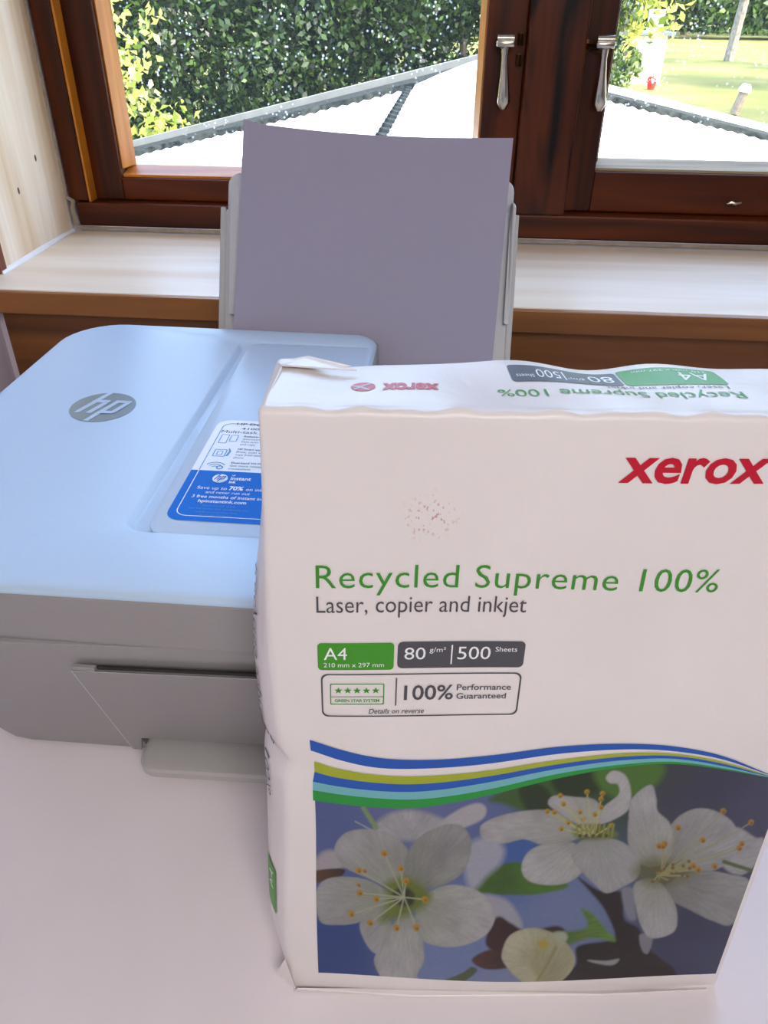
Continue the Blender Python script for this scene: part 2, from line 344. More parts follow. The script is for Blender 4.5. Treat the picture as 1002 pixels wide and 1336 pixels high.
def casement(name, x0, x1, stl, str_, z0, zr, mats):
    """x0..x1 outer, stile widths, z0..zr bottom rail"""
    z1 = TOPZ - .032
    w = tag(empty(name, ((x0 + x1) / 2, YSA, z0)), kind='structure'); o = ((x0 + x1) / 2, YSA, z0)
    g0, g1 = x0 + stl, x1 - str_
    box('stile', (x0, YSA, z0), (g0, 0.998, z1), M_FRAME['z'], w, o, bev=0.0012)
    box('stile', (g1, YSA, z0), (x1, 0.998, z1), M_FRAME['z'], w, o, bev=0.0012)
    box('bottom_rail', (g0 + .0003, YSA + .0005, z0), (g1 - .0003, 0.998, zr), M_FRAME['x'], w, o, bev=0.0012)
    box('top_rail', (g0 + .0003, YSA + .0005, z1 - .05), (g1 - .0003, 0.998, z1), M_FRAME['x'], w, o, bev=0.0012)
    zt = z1 - .0503
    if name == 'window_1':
        box('lit_reveal_strip', (x0 - .0002, YFR + .002, z0 + .0004), (x0 + .0022, YSA - .0006, z1), M_BEAD_LIT['z'], w, o)  # added strip; its orange paints the light falling on the jamb reveal
    # sloped glazing beads (front low, rising to the glass)
    t, d = 0.009, 0.003
    def bead(P, m): 
        L = [[tuple(p[i] for p in P_) for i in range(3)] for P_ in ()]
        MB().loops(P).build('glazing_bead', m, w, o)
    yb0, yb1 = YSA + .006, YGL - .003
    MB().loops([[(g0 + .0005, yb0, zr + .0002), (g0 + .0005, yb1, zr + .0002), (g0 + .0005, yb1, zr + t), (g0 + .0005, yb0, zr + d)], [(g1 - .0005, yb0, zr + .0002), (g1 - .0005, yb1, zr + .0002), (g1 - .0005, yb1, zr + t), (g1 - .0005, yb0, zr + d)]]).build('glazing_bead', mats[0], w, o)
    for xs, sg in ((g0, 1), (g1, -1)):
        P = [(xs + sg * .0003, yb0), (xs + sg * .0003, yb1), (xs + sg * t * .8, yb1), (xs + sg * d * .6, yb0)]
        MB().loops([[(x, y, zr + t + .0003) for x, y in P], [(x, y, zt) for x, y in P]]).build('glazing_bead', mats[1], w, o)
    box('glass_pane', (g0 + .001, YGL, zr + .001), (g1 - .001, YGL + .0015, zt - .0005), M_GLASS, w, o)
    return w, o
M_CREAM = wood('cream_putty', '8f7a56', 'cdbb96', 'x', 20, rough=0.6)
w1, o1 = casement('window_1', -0.4262, 0.0712, 0.0362, 0.0415, 0.1982, 0.2225, (M_BEAD_LIT['x'], M_BEAD_LIT['z']))
w2, o2 = casement('window_2', 0.1308, 0.6298, 0.0310, 0.036, 0.1990, 0.2418, (M_CREAM, M_FRAME['z']))
def handle(w, o, x, tilt):
    y = YSA
    h = MB().tube([(x, y - .0170, .366), (x + tilt * .15, y - .0175, .352), (x + tilt * .45, y - .0172, .338), (x + tilt * .75, y - .0168, .322), (x + tilt * .95, y - .016, .311), (x + tilt, y - .0155, .3045)],
                  [.0046, .0033, .0042, .0060, .0072, .0036], 14).build('window_handle', M_METAL, w, o, True)
    hb = MB().tube([(x, y - .0005, .3655), (x, y - .010, .3655), (x, y - .0185, .3655), (x, y - .0215, .3655)], [.0055, .0050, .0072, .0045], 14)
    hb.box((x - .0095, y - .0225, .3612), (x + .0095, y - .0140, .3675), .0020); hb.tube([(x - .0085, y - .018, .3690), (x + .0085, y - .018, .3690)], .0042, 12)
    mesh_obj('hub', hb.v, hb.f, M_METAL, h, o, True)
    mesh_obj('back_plate', *(lambda b: (b.v, b.f))(MB().box((x - .0060, y - .0022, .357), (x + .0060, y - .0002, .373), .001)), M_BRASS, h, o)
handle(w1, o1, 0.0490, 0.0030)
handle(w2, o2, 0.1500, 0.0030)
for z in (.368, .349):
    MB().tube([(.0648, YSA - .004, z - .005), (.0648, YSA - .004, z + .005)], .0024, 8).box((.0618, YSA - .0035, z - .006), (.0685, YSA - .0002, z + .006), .0006).build('keeper', M_BRASS, w1, o1, True)
MB().tube([(.1312, YSA - .004, .362), (.1400, YSA - .008, .362), (.1440, YSA - .012, .364)], [.003, .0026, .0022], 8).box((.1312, YSA - .005, .355), (.1365, YSA - .0002, .369), .0008).build('keeper', M_BRASS, w2, o2, True)
MB().tube([(.3125, YSA - .007, .2125), (.3165, YSA - .008, .2145), (.3210, YSA - .008, .2130), (.3275, YSA - .0075, .2142)], [.0015, .0020, .0020, .0014], 8).tube([(.3165, YSA - .0002, .2135), (.3165, YSA - .007, .2135)], .0016, 8).tube([(.3235, YSA - .0002, .2135), (.3235, YSA - .007, .2135)], .0016, 8).build('hook', M_METAL, w2, o2, True)
# weathered outside ledge under the panes
M_LEDGE = plain('weathered_ledge', 'b9b7ae', 0.8, var=0.35, nscale=60)
tag(box('trim_4', (-0.45, 1.0305, 0.175), (0.66, 1.10, 0.222), M_LEDGE, bev=0.004), kind='structure')

# ------------------------------------------------------------------ desk
dk = empty('desk', (0.35, 0.2, -0.03), 'white laminate desk top pushed against the boarded wall under the window', 'desk'); do = (0.35, 0.2, -0.03)
box('desktop', (WL + .002, -0.45, -0.028), (1.30, YB - .0055, 0.0), M_DESK, dk, do, bev=0.002)
for x, y in ((-0.40, -0.38), (1.24, -0.38), (-0.40, 0.64), (1.24, 0.64)):
    box('leg', (x - .025, y - .025, ZF + .0005), (x + .025, y + .025, -0.0283), M_DESK, dk, do, bev=0.003)

# ------------------------------------------------------------------ printer
XL, XR, YFp, YBp, ZL = -0.2963, 0.132, 0.2522, 0.5843, 0.1801
XM = -0.0505                                  # right end of the raised lid
po = (-0.082, 0.42, 0.0)
pr = empty('printer', po, 'white and grey all-in-one inkjet printer standing on the white desk', 'printer')
def outline(x0, x1, y0, y1, z, r): return [(x, y, z) for x, y in rrect(x0, x1, y0, y1, r)]
# lower housing: front face leans back towards the base
L = []
for z, yf, ins in ((0.0025, 0.3080, .004), (0.004, 0.3068, 0.0), (0.08, 0.2743, 0.0), (0.1452, 0.2482, 0.0), (0.1465, 0.2479, .0006), (0.1470, 0.2484, .0014)):
    L.append(outline(XL + ins + .002, XR - ins - .002, yf + ins, YBp - .006 - ins, z, (0.045 if z < .05 else .03, 0.045, .03, .03)))
hs = MB().loops(L)
lower = hs.build('lower_housing', M_GREY, pr, po, True)
cut = box('cutter', (-0.172, 0.26, -0.02), (0.01, 0.40, 0.0275), None, pr, po)
bo = lower.modifiers.new('slot', 'BOOLEAN'); bo.operation = 'DIFFERENCE'; bo.object = cut; bo.solver = 'EXACT'
bpy.context.view_layer.update()
dg = bpy.context.evaluated_depsgraph_get(); nm = bpy.data.meshes.new_from_object(lower.evaluated_get(dg)); lower.modifiers.clear(); lower.data = nm
bpy.data.objects.remove(cut)
for x, y in ((-0.25, 0.36), (0.09, 0.36), (-0.25, 0.54), (0.09, 0.54)):
    MB().tube([(x, y, 0.0), (x, y, 0.0032)], .007, 10).build('foot', M_DARK, pr, po)
def yface(z):                                  # the front face of the lower housing
    return 0.3068 + (0.2482 - 0.3068) * (z - .004) / .1412
# front door: proud panel with a cut-out over the output slot
def door_solid(P, t, name, m, lift=0.0):
    f = [(x, yface(z) - t - lift, z) for x, z in P]; b = [(x, yface(z) + .0008, z) for x, z in P]
    return MB().loops([b, f]).build(name, m, pr, po)
door = [(-0.1725, 0.1275), (0.012, 0.1275), (0.020, 0.0045), (-0.006, 0.0045), (-0.008, 0.0285), (-0.1690, 0.0285), (-0.1765, 0.0045), (-0.1815, 0.0045)]
dr = door_solid(door, .0019, 'front_door', M_GREY)
def face_strip(name, a, b, w, m, lift):
    (xa, za), (xb, zb_) = a, b; n = Vector((zb_ - za, -(xb - xa))).normalized() * w
    P = [(xa, za), (xb, zb_), (xb + n.x, zb_ + n.y), (xa + n.x, za + n.y)]
    f = [(x, yface(z) - lift, z) for x, z in P]; bk = [(x, yface(z) - lift + .0006, z) for x, z in P]
    return MB().loops([bk, f]).build(name, m, dr, po)
face_strip('edge_highlight', (-0.1722, 0.1272), (-0.1812, 0.006), .0007, M_GREYL, .0021)  # lighter strips paint the highlight along the door's left and top edges
face_strip('edge_highlight', (-0.1722, 0.1275), (0.012, 0.1275), .0007, M_GREYL, .0021)
MB().box((-0.1592, yface(.1305) - .0003, .1288), (0.008, yface(.1305) + .001, .1306)).build('door_gap', M_DARK, pr, po)
MB().box((-0.1715, yface(.1300) - .0016, .1284), (-0.1600, yface(.13) + .001, .1306), .0004).build('door_tab', M_GREY, pr, po)
# output tray in the slot
L = []
for z, ins in ((.0118, .0012), (.0130, 0), (.0170, 0), (.0184, .0014)):
    L.append(outline(-0.1695 + ins, 0.004 - ins, 0.2795 + ins, 0.385, z, (.012, .012, .002, .002)))
MB().loops(L).build('output_tray', M_GREYM, pr, po, True)
# scanner housing (grey band under the lid)
L = []
for z, ins in ((0.1471, .0012), (0.1480, .0008), (0.1496, .0006), (0.1745, .0006), (0.1752, .0012)):
    L.append(outline(XL + ins, XM + .0015 - ins, YFp + ins, YBp - ins, z, (.018, .006, .014, .042)))
MB().loops(L).build('scanner_housing', M_GREY, pr, po, True)
# lower right-hand body beside the lid
L = []
for z, ins in ((0.1471, .004), (0.1520, .002), (0.155, .002), (0.1570, .006)):
    L.append(outline(XM + .002 + ins * .2, XR - ins, YFp + .002 + ins, YBp - .004 - ins, z, (.003, .025, .025, .003)))
MB().loops(L).build('side_cover', M_LID, pr, po, True)
# lid with a recess for the document plate
def lid():
    bm = bmesh.new()
    rr = (.018, .008, .016, .042)
    outer = []
    for z, ins in ((0.1756, .0015), (0.1760, .0002), (0.1768, 0.0), (0.1782, .0004), (0.1793, .0014), (0.1799, .0030), (ZL, .0056)):
        dz = 0
        outer.append([bm.verts.new((x, y, z - (0.0045 * max(0, (x + .085) / .034) ** 2 * max(0, (y - .54) / .044) if x > -.085 and y > .54 else 0))) for x, y in rrect(XL + ins, XM - ins, YFp + ins, YBp - ins, [max(.002, q - ins) for q in rr], 8)])
    def rec(ins, z):
        P = rrect(-0.1552 + ins, XM - .0035 - ins, 0.3005 + ins, 0.5565 - ins, (.010 - ins * .5, .003, .003, .010 - ins * .5), 8)
        return [bm.verts.new((x, y, z - (0.0045 * max(0, (x + .085) / .034) ** 2 * max(0, (y - .54) / .044) if x > -.085 and y > .54 else 0))) for x, y in P]
    inner = [rec(-.0012, ZL), rec(-.0003, ZL - .0004), rec(0.0006, ZL - .0014), rec(.0024, ZL - .0042), rec(.0036, ZL - .0046)]
    n = len(outer[0])
    for seq in (outer, inner):
        for a, b in zip(seq, seq[1:]):
            for i in range(n): bm.faces.new((a[i], a[(i + 1) % n], b[(i + 1) % n], b[i]))
    bm.faces.new(outer[0][::-1]); bm.faces.new(inner[-1])
    ed = [bm.edges.get((outer[-1][i], outer[-1][(i + 1) % n])) for i in range(n)] + [bm.edges.get((inner[0][i], inner[0][(i + 1) % n])) for i in range(n)]
    bmesh.ops.triangle_fill(bm, edges=ed, use_beauty=True)
    bm.verts.index_update()
    v = [x.co[:] for x in bm.verts]; f = [[q.index for q in p.verts] for p in bm.faces]; bm.free()
    return mesh_obj('scanner_lid', v, f, M_LID, pr, po, True)
ld = lid()
# document plate inside the recess, a channel left open on its left
def plate_pts(ins):
    P = rrect(-0.1440 + ins, XM - .0042 - ins, 0.3012 + ins, 0.5555 - ins, (.010, .003, .003, .010), 8)
    return [(x - (0.0046 * (y - .3012) / .254 if x < -.1 else 0), y) for x, y in P]
PZ = ZL - .0010
L = [[(x, y, z) for x, y in plate_pts(ins)] for z, ins in ((ZL - .0045, .0006), (PZ - .0012, 0.0), (PZ - .0004, .0003), (PZ, .0012))]
plate = MB().loops(L).build('document_plate', M_LID, pr, po, True)
# round badge with slanted letters
def hp_badge(cx, cy, r, z, par, org, m_disc, m_letter, name):
    n = 48; P = [(cx + r * math.cos(2 * math.pi * k / n), cy + r * math.sin(2 * math.pi * k / n)) for k in range(n)]
    b = MB().loops([[(x, y, z - .0002) for x, y in P], [(x, y, z + .0003) for x, y in P]]).build(name, m_disc, par, org)
    s = math.tan(math.radians(20)); q = lambda x, y: (cx + r * (x + s * y), cy + r * y)
    def chord(x, y, up):                       # run a slanted stroke out to the rim
        a = 1 + s * s; bb = 2 * x * s; c = x * x - 1.0; d = math.sqrt(bb * bb - 4 * a * c)
        return ((-bb + d) / (2 * a)) if up else ((-bb - d) / (2 * a))
    w = 0.17; pol = []
    def stroke(x, y0, y1): pol.append(poly([q(x, y0 if y0 is not None else chord(x, 0, False)), q(x + w, y0 if y0 is not None else chord(x + w, 0, False)), q(x + w, y1 if y1 is not None else chord(x + w, 0, True)), q(x, y1 if y1 is not None else chord(x, 0, True))]))
    stroke(-.58, -.46, None); stroke(-.20, -.46, .28)
    pol.append(poly([q(-.58, .28), q(-.20, .28), q(-.04, .30), q(-.03, .40), q(-.10, .45), q(-.58, .45)]))
    stroke(.12, None, .45); stroke(.50, -.34, .34)
    pol.append(poly([q(.12, .28), q(.50, .28), q(.66, .30), q(.67, .38), q(.60, .45), q(.12, .45)]))
    pol.append(poly([q(.12, -.46), q(.60, -.46), q(.67, -.40), q(.67, -.30), q(.50, -.29), q(.12, -.29)]))
    for i, pg in enumerate(pol): flat('letter_stroke', [pg], lambda x, y: (x, y, z + .0004 + i * .00004), m_letter, b, org)
hp_badge(-0.2172, 0.4330, 0.0208, ZL + .0001, ld, po, M_CHROME, M_LID, 'logo_badge')
# promotional sticker on the plate
Z1 = PZ + .00025
sx0, sx1, sy0, sys, sy1 = -0.1378, -0.0640, 0.3125, 0.3625, 0.4245
stk = flat('sticker', [poly(rrect(sx0, sx1, sys, sy1, (.0001, .0001, .008, .008)))], lambda x, y: (x, y, Z1), M_STWHITE, plate, po)
def stick(name, pol, m, dz=.0001): flat(name, pol, lambda x, y: (x, y, Z1 + dz), m, plate, po)
stick('sticker_band', [poly(rrect(sx0, sx1, sy0, sys, (.008, .008, .0001, .0001)))], M_BLUE, 0.0)
i0, i1 = .0042, .0047
fr_o = rrect(sx0 + i0, sx1 - i0, sy0 + i0, sy1 - i0, .006); fr_i = rrect(sx0 + i1, sx1 - i1, sy0 + i1, sy1 - i1, .0055)
def border_split(lo):
    V, F = ring(fr_o, fr_i)
    return (V, [f for f in F if (sum(V[i][1] for i in f) / 4 < sys) == lo or False])
stick('sticker_border', [ring(rrect(sx0 + i0, sx1 - i0, sy0 + i0, sys - .0001, (.006, .006, .0001, .0001)), rrect(sx0 + i1, sx1 - i1, sy0 + i1, sys - .0001, (.0055, .0055, .0001, .0001)))], M_INKW)
stick('sticker_border', [ring(rrect(sx0 + i0, sx1 - i0, sys + .0001, sy1 - i0, (.0001, .0001, .006, .006)), rrect(sx0 + i1, sx1 - i1, sys + .0001, sy1 - i1, (.0001, .0001, .0055, .0055)))], M_INKB)
cx = -0.1010
def line(s, xc, y, h, wpc, m, bold=0.0, left=None, dz=.0001):
    w = h * wpc * len(s); x0 = left if left is not None else xc - w / 2
    desc = 0.28 if any(ch in s for ch in 'gjpqy,') else 0.0
    stick('lettering', [placed(s, x0, x0 + w, y - desc * h, y + h * (0.72 if s.islower() and not any(c in s for c in 'bdfhklt') else 1.0), bold=bold)], m, dz)
line('HP DeskJet Plus', 0, .4176, .0036, .66, M_INKD, .012, left=-.1255); line('4100 series', 0, .4125, .0036, .66, M_INKD, .012, left=-.1212); line('Multi-task. Simply.', 0, .4074, .0036, .60, M_INKD, left=-.1325)
ic = []
def rline(x0, x1, y0, y1, t=.0005, r=.0008): return ring(rrect(x0, x1, y0, y1, r), rrect(x0 + t, x1 - t, y0 + t, y1 - t, max(.0001, r - t)))
ic += [rline(-.1312, -.1262, .3945, .4055), rline(-.1252, -.1205, .3970, .4050)]
ic += [rline(-.1305, -.1230, .3785, .3870, .0006), rline(-.1285, -.1250, .3800, .3850), poly([(-.1228, .3790), (-.1212, .3800), (-.1205, .3850), (-.1222, .3885), (-.1228, .3885), (-.1218, .3850)])]
for k in (1, 2, 3):
    a = [(-.1255 + k * .0022 * math.cos(t), .3655 + k * .0022 * math.sin(t)) for t in [math.radians(35 + 11 * i) for i in range(11)]]
    b = [(-.1255 + (k * .0022 - .0006) * math.cos(t), .3655 + (k * .0022 - .0006) * math.sin(t)) for t in [math.radians(35 + 11 * i) for i in range(11)]]
    ic.append(strip(a, b))
ic.append(rline(-.1245, -.1205, .3642, .3682, .0008, .0018))
stick('icons', ic, M_INKB)
for y, ls in ((.4030, ('Reliable', 'documents', 'Fast scan', 'and copy')), (.3872, ('HP Smart app', 'Print, scan and', 'copy from your', 'phone')), (.3712, ('Dual-band Wi-Fi', 'Get more reliable', 'connections'))):
    for k, s in enumerate(ls): line(s, 0, y - k * .00335, .0019, .60, M_INKD, .02 if k == 0 else 0, left=-.1172)
hp_badge(-.1190, .3542, .0042, Z1 + .0002, plate, po, M_INKW, M_BLUE, 'sticker_badge')
line('HP', 0, .3574, .0014, .7, M_INKW, .02, left=-.1132); line('instant', 0, .3534, .0033, .5, M_INKW, .02, left=-.1132); line('ink', 0, .3500, .0026, .5, M_INKW, .02, left=-.1132)
line('Save up to', 0, .3428, .0030, .55, M_INKW, left=-.1290); line('70%', 0, .3428, .0042, .62, M_INKW, .03, left=-.1115); line('on ink', 0, .3430, .0030, .52, M_INKW, left=-.1020)
line('and never run out', cx - .010, .3388, .0026, .55, M_INKW); line('3 free months of instant ink', cx - .0085, .3342, .0029, .49, M_INKW, .012)
line('hpinstantink.com', cx - .0108, .3298, .0029, .56, M_INKW, .018)
for k, s in enumerate(('Restrictions apply.', 'For full terms and conditions see', 'inside your printer box.', 'Available in store')): line(s, cx - .0110, .3262 - k * .0030, .0017, .56, M_INKB)

# the lower front sweeps gently back towards the right end
for ch in pr.children:
    if ch.name.split('.')[0] in ('lower_housing', 'side_cover', 'front_door', 'door_gap', 'output_tray'):
        for ob_ in (ch, *ch.children):
            for v in ob_.data.vertices:
                wx, wy = v.co.x + po[0], v.co.y + po[1]
                v.co.y += .115 * max(0, wx + .035) * min(1, max(0, (.46 - wy) / .12))

# ------------------------------------------------------------------ rear paper support (part of the printer) and the paper
TH = 0.47                                      # lean of the support from the vertical
tn = Vector((0, -math.cos(TH), math.sin(TH))); tu = Vector((0, math.sin(TH), math.cos(TH)))
T0 = Vector((-0.066, 0.675 - .30 * math.tan(TH) * 0 - 0.0, 0.30))
def tp(x, w, d): return tuple(Vector((x, T0.y, T0.z)) + tu * w + tn * d)      # x, along the slope, out towards the room
def slab(name, P, d0, d1, m, bev=0.0, smooth=False): return MB().loops([[tp(x, w, d0) for x, w in P], [tp(x, w, d1 - bev) for x, w in P]] + ([[tp(x * (1 - .004) - .066 * .004, w - bev * .3, d1) for x, w in P]] if bev else [])).build(name, m, pr, po, smooth)
W0 = -0.165
slab('paper_support', rrect(-0.1868, 0.0550, W0, -0.0460, (.002, .002, .012, .012)), -.0045, 0.0, M_GREYL, .0008)
slab('support_extension', rrect(-0.1840, 0.0520, -0.05, -0.0190, (.002, .002, .010, .010)), -.0072, -.0048, M_GREYL, .0006)
slab('support_rail', rrect(-0.1885, -0.1845, W0, -0.0480, .001), -.006, .0015, M_GREYM, .0006)
slab('support_rail', rrect(0.0527, 0.0568, W0, -0.0480, .001), -.006, .0015, M_GREYM, .0006)
slab('paper_guide', rrect(-0.1790, -0.1676, W0 + .03, -0.0330, (.001, .001, .002, .006)), .0002, .0075, M_GREYL, .001)
slab('paper_guide', rrect(0.0497, 0.0535, W0 + .03, -0.0400, (.001, .001, .004, .002)), .0002, .0075, M_GREYL, .001)
def sheet_stack(n_sheets=1):
    TL, TR = Vector((-0.1655, 0.6635, 0.3190)), Vector((0.0475, 0.6603, 0.3127))
    ex = (TR - TL).normalized(); eu = (tu - ex * tu.dot(ex)).normalized(); en = ex.cross(eu) * -1
    if en.dot(tn) < 0: en = -en
    th = .004; W, Hh = .2125, .183; nx, ny = 24, 26
    def P(i, j, back):
        a = i / nx; b = j / ny; x = a * W; u = -(1 - b) * Hh
        bow = -0.004 * math.sin(math.pi * a) * b ** 2 + 0.003 * (1 - a) ** 6 * b ** 6
        sag = 0.0028 * math.sin(math.pi * a) * b ** 3
        return tuple(TL + ex * x + eu * (u - sag * .8 + .0022 * max(0, 1 - a * 14) * b ** 10) + en * (bow - (th if back else 0)))
    V = [P(i, j, k) for k in (0, 1) for i in range(nx + 1) for j in range(ny + 1)]; F = []
    N = (nx + 1) * (ny + 1); I = lambda i, j, k: k * N + i * (ny + 1) + j
    for i in range(nx):
        for j in range(ny):
            for k in (0, 1): F.append((I(i, j, k), I(i + 1, j, k), I(i + 1, j + 1, k), I(i, j + 1, k)))
    for i in range(nx):
        for j in (0, ny): F.append((I(i, j, 0), I(i + 1, j, 0), I(i + 1, j, 1), I(i, j, 1)))
    for j in range(ny):
        for i in (0, nx): F.append((I(i, j, 0), I(i, j + 1, 0), I(i, j + 1, 1), I(i, j, 1)))
    return mesh_obj('paper_stack', V, F, M_PAPER, None, (0, 0, 0), True)
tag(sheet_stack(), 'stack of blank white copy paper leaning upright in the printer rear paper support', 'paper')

# ------------------------------------------------------------------ ream of copy paper, local axes: x right, y back, z up (metres)
RM = Matrix(((0.995112, -0.098634, 0.004818, -0.05725), (0.097394, 0.988327, 0.117147, 0.17465), (-0.016316, -0.116105, 0.993103, 0.0008), (0, 0, 0, 1)))
ream = empty('paper_ream', (0, 0, 0), 'wrapped ream of white recycled copy paper with blossom picture leaning on the printer', 'paper ream')
ream.matrix_world = RM
RW, RT, RH = .210, .052, .297
def sm(a, b, x): t = min(1, max(0, (x - a) / (b - a))); return t * t * (3 - 2 * t)
def deform(x, y, z):
    """the soft shape of the wrapped block"""
    fx, fy, fz = x / RW, y / RT, z / RH
    # sides belly out between the top and the base
    bel = .0105 * math.sin(math.pi * min(1, max(0, fy))) ** 0.8 * sm(1.0, .62, fz) * sm(-.02, .12, fz)
    dx = 0.0; dy = 0.0; dz = 0.0
    lw = max(0, 1 - fx * 9); rw = max(0, 1 - (1 - fx) * 9)
    dx -= bel * lw; dx += bel * .35 * rw
    dx += .0035 * math.exp(-((z - .125) / .05) ** 2) * lw * (1 - fy)
    # dent at the left edge
    dx += .0030 * math.exp(-((z - .148) / .006) ** 2) * lw; dy += .0016 * math.exp(-((z - .148) / .007) ** 2) * max(0, 1 - fx * 12) * (1 - fy)
    fw = max(0, 1 - fy * 3)
    dy -= .0042 * math.sin(math.pi * min(1, max(0, fx))) * math.exp(-((z - .02) / .05) ** 2) * fw
    dy += .0008 * math.sin(fx * 9 + fz * 6) * fw * sm(0, .1, fx) * sm(1, .9, fx) * sm(0, .08, fz) * sm(1, .92, fz)
    # uneven end fold on top: raised back edge, a low spot near the left corner
    tw = sm(.955, 1.0, fz)
    bk = sm(.35, 1.0, fy)
    dz += tw * bk * (.0006 + .0007 * math.sin(fx * 17 + 1) + .0005 * math.sin(fx * 31) - .0030 * math.exp(-((x - .022) / .012) ** 2))
    dz += tw * (.0004 * math.sin(fx * 23 + fy * 5) * sm(0, .2, fy))
    dy += tw * bk * (.0045 * (1 - .4 * fx) + .0016 * math.sin(fx * 21))
    dz += tw * (.0005 * math.sin(fx * 47) + .0005 * math.sin(fx * 83 + 2) + .0008) * max(0, 1 - abs(fy - .05) * 14)
    # base creases
    dz += .0006 * math.sin(fx * 14) * sm(.05, 0, fz) * 0
    return (x + dx, y + dy, z + dz)
def axis(n, dim, r=.0022):
    e = [0, r * .12, r * .35, r * .68, r]
    return e + [r + (dim - 2 * r) * i / n for i in range(1, n)] + [dim - q for q in e[::-1]]
def wrapper():
    r = .0022; ax = [axis(54, RW), axis(14, RT), axis(76, RH)]; dims = (RW, RT, RH)
    idx = {}; V = []; F = []
    def vert(p):
        k = tuple(round(q, 6) for q in p)
        if k not in idx:
            inn = [min(max(p[i], r), dims[i] - r) for i in range(3)]; d = [p[i] - inn[i] for i in range(3)]; l = math.sqrt(sum(q * q for q in d))
            if l > 0: p = [inn[i] + d[i] * r / l for i in range(3)]
            idx[k] = len(V); V.append(deform(*p))
        return idx[k]
    for a in range(3):
        b, c = [(1, 2), (0, 2), (0, 1)][a]
        for s in (0, dims[a]):
            for i in range(len(ax[b]) - 1):
                for j in range(len(ax[c]) - 1):
                    q = []
                    for di, dj in ((0, 0), (1, 0), (1, 1), (0, 1)):
                        p = [0, 0, 0]; p[a] = s; p[b] = ax[b][i + di]; p[c] = ax[c][j + dj]; q.append(vert(p))
                    F.append(q)
    return mesh_obj('wrapper', V, F, M_WRAP, ream, (0, 0, 0), True)
wr = wrapper()
OFF = .00025
def front(x, z, lift=0.0): p = deform(x / 1000, 0.0, z / 1000); return (p[0], p[1] - OFF - lift, p[2])       # millimetres on the front face
def topm(x, y, lift=0.0): p = deform(x / 1000, y / 1000, RH); return (p[0], p[1], p[2] + .00014 + lift)
def leftm(y, z, lift=0.0): p = deform(0.0, y / 1000, z / 1000); return (p[0] - OFF - lift, p[1], p[2])
def fr_(name, pol, m, lift=0.0): return flat(name, pol, lambda x, z: front(x, z, lift), m, wr)
def ft(s, x0, x1, z0, z1, m, bold=0.0, shear=0.0, lift=.0001, spacing=1.0): return fr_('lettering', [placed(s, x0, x1, z0, z1, bold=bold, shear=shear, spacing=spacing)], m, lift)
ft('xerox', 115.8, 165.2, 274.4, 283.6, M_RED, .022, .12)
ft('Recycled Supreme 100%', 17, 157.8, 229.6, 242.0, M_GREENT, -.004, spacing=1.05)
ft('Laser, copier and inkjet', 17, 91.6, 220.2, 229.2, M_CHAR, -.002)
fr_('paper_size_badge', [gridrect(17.0, 45.0, 197.0, 209.2, 12, 3, 1.5)], M_GREEN)
fr_('weight_badge', [gridrect(46.3, 93.2, 197.6, 209.6, 16, 3, 2.0)], M_CHAR)
ft('A4', 19.3, 27.8, 201.8, 207.2, M_INKW, 0.0); ft('210 mm x 297 mm', 19.2, 41.4, 198.4, 200.4, M_INKW)
ft('80', 48.8, 56.6, 201.6, 207.0, M_INKW); ft('g/m²', 58.0, 64.0, 204.2, 207.0, M_INKW); ft('500', 68.4, 80.6, 201.4, 207.2, M_INKW); ft('Sheets', 82.3, 90.3, 204.9, 207.1, M_INKW)
fr_('divider', [poly([(66.0, 199.3), (66.5, 199.3), (66.5, 208.0), (66.0, 208.0)])], M_INKW, .0001)
fr_('guarantee_border', [ring2(18.0, 93.3, 174.6, 195.2, .6, 2.6)], M_CHAR)
fr_('divider', [poly([(46.0, 180.0), (46.5, 180.0), (46.5, 193.2), (46.0, 193.2)])], M_CHAR)
ft('100%', 49.3, 67.9, 182.6, 189.7, M_CHAR, .012); ft('Performance', 69.2, 89.7, 187.0, 189.8, M_CHAR, .012); ft('Guaranteed', 69.2, 88.2, 182.8, 185.6, M_CHAR, .012)
ft('Details on reverse', 36.0, 57.2, 176.2, 178.6, M_CHAR, .01, .25)
st = [ring2(21.4, 41.8, 180.6, 190.6, .4, .5), poly([(21.4, 184.2), (41.8, 184.2), (41.8, 184.5), (21.4, 184.5)])]
for k in range(5):
    c = (24.6 + k * 3.5, 187.3); st.append(poly([(c[0] + q * math.sin(a), c[1] + q * math.cos(a)) for i in range(10) for q, a in [((1.6, .66)[i % 2], i * math.pi / 5)]]))
fr_('star_emblem', st, M_GREENT); ft('GREEN STAR SYSTEM', 23.2, 40.0, 181.9, 183.3, M_GREENT, .02)
# picture: wave bands above a blossom photograph
KX = [12.3, 36.7, 57.6, 84.1, 113.8, 139.6, 158.4, 178.2, 199.6, 207.6]
BAND = dict(a=[162.4, 154.3, 152.2, 153.8, 158.5, 160.6, 159.7, 155.0, 144.8, 140.4], b=[156.7, 148.8, 147.6, 149.5, 154.7, 157.6, 157.2, 153.3, 144.5, 140.3], c=[150.5, 144.7, 143.5, 145.7, 151.4, 155.6, 155.9, 152.2, 144.2, 140.2],
            d=[144.9, 140.3, 139.3, 142.6, 149.1, 153.8, 154.7, 151.2, 143.9, 140.1], e=[139.7, 135.8, 135.1, 139.2, 146.6, 151.8, 153.2, 149.9, 143.6, 140.0], f=[135.0, 131.6, 130.8, 135.2, 143.7, 149.5, 151.6, 148.9, 143.3, 139.9], g=[129.1, 126.2, 126.0, 131.7, 141.1, 148.0, 150.4, 148.1, 143.1, 139.8])
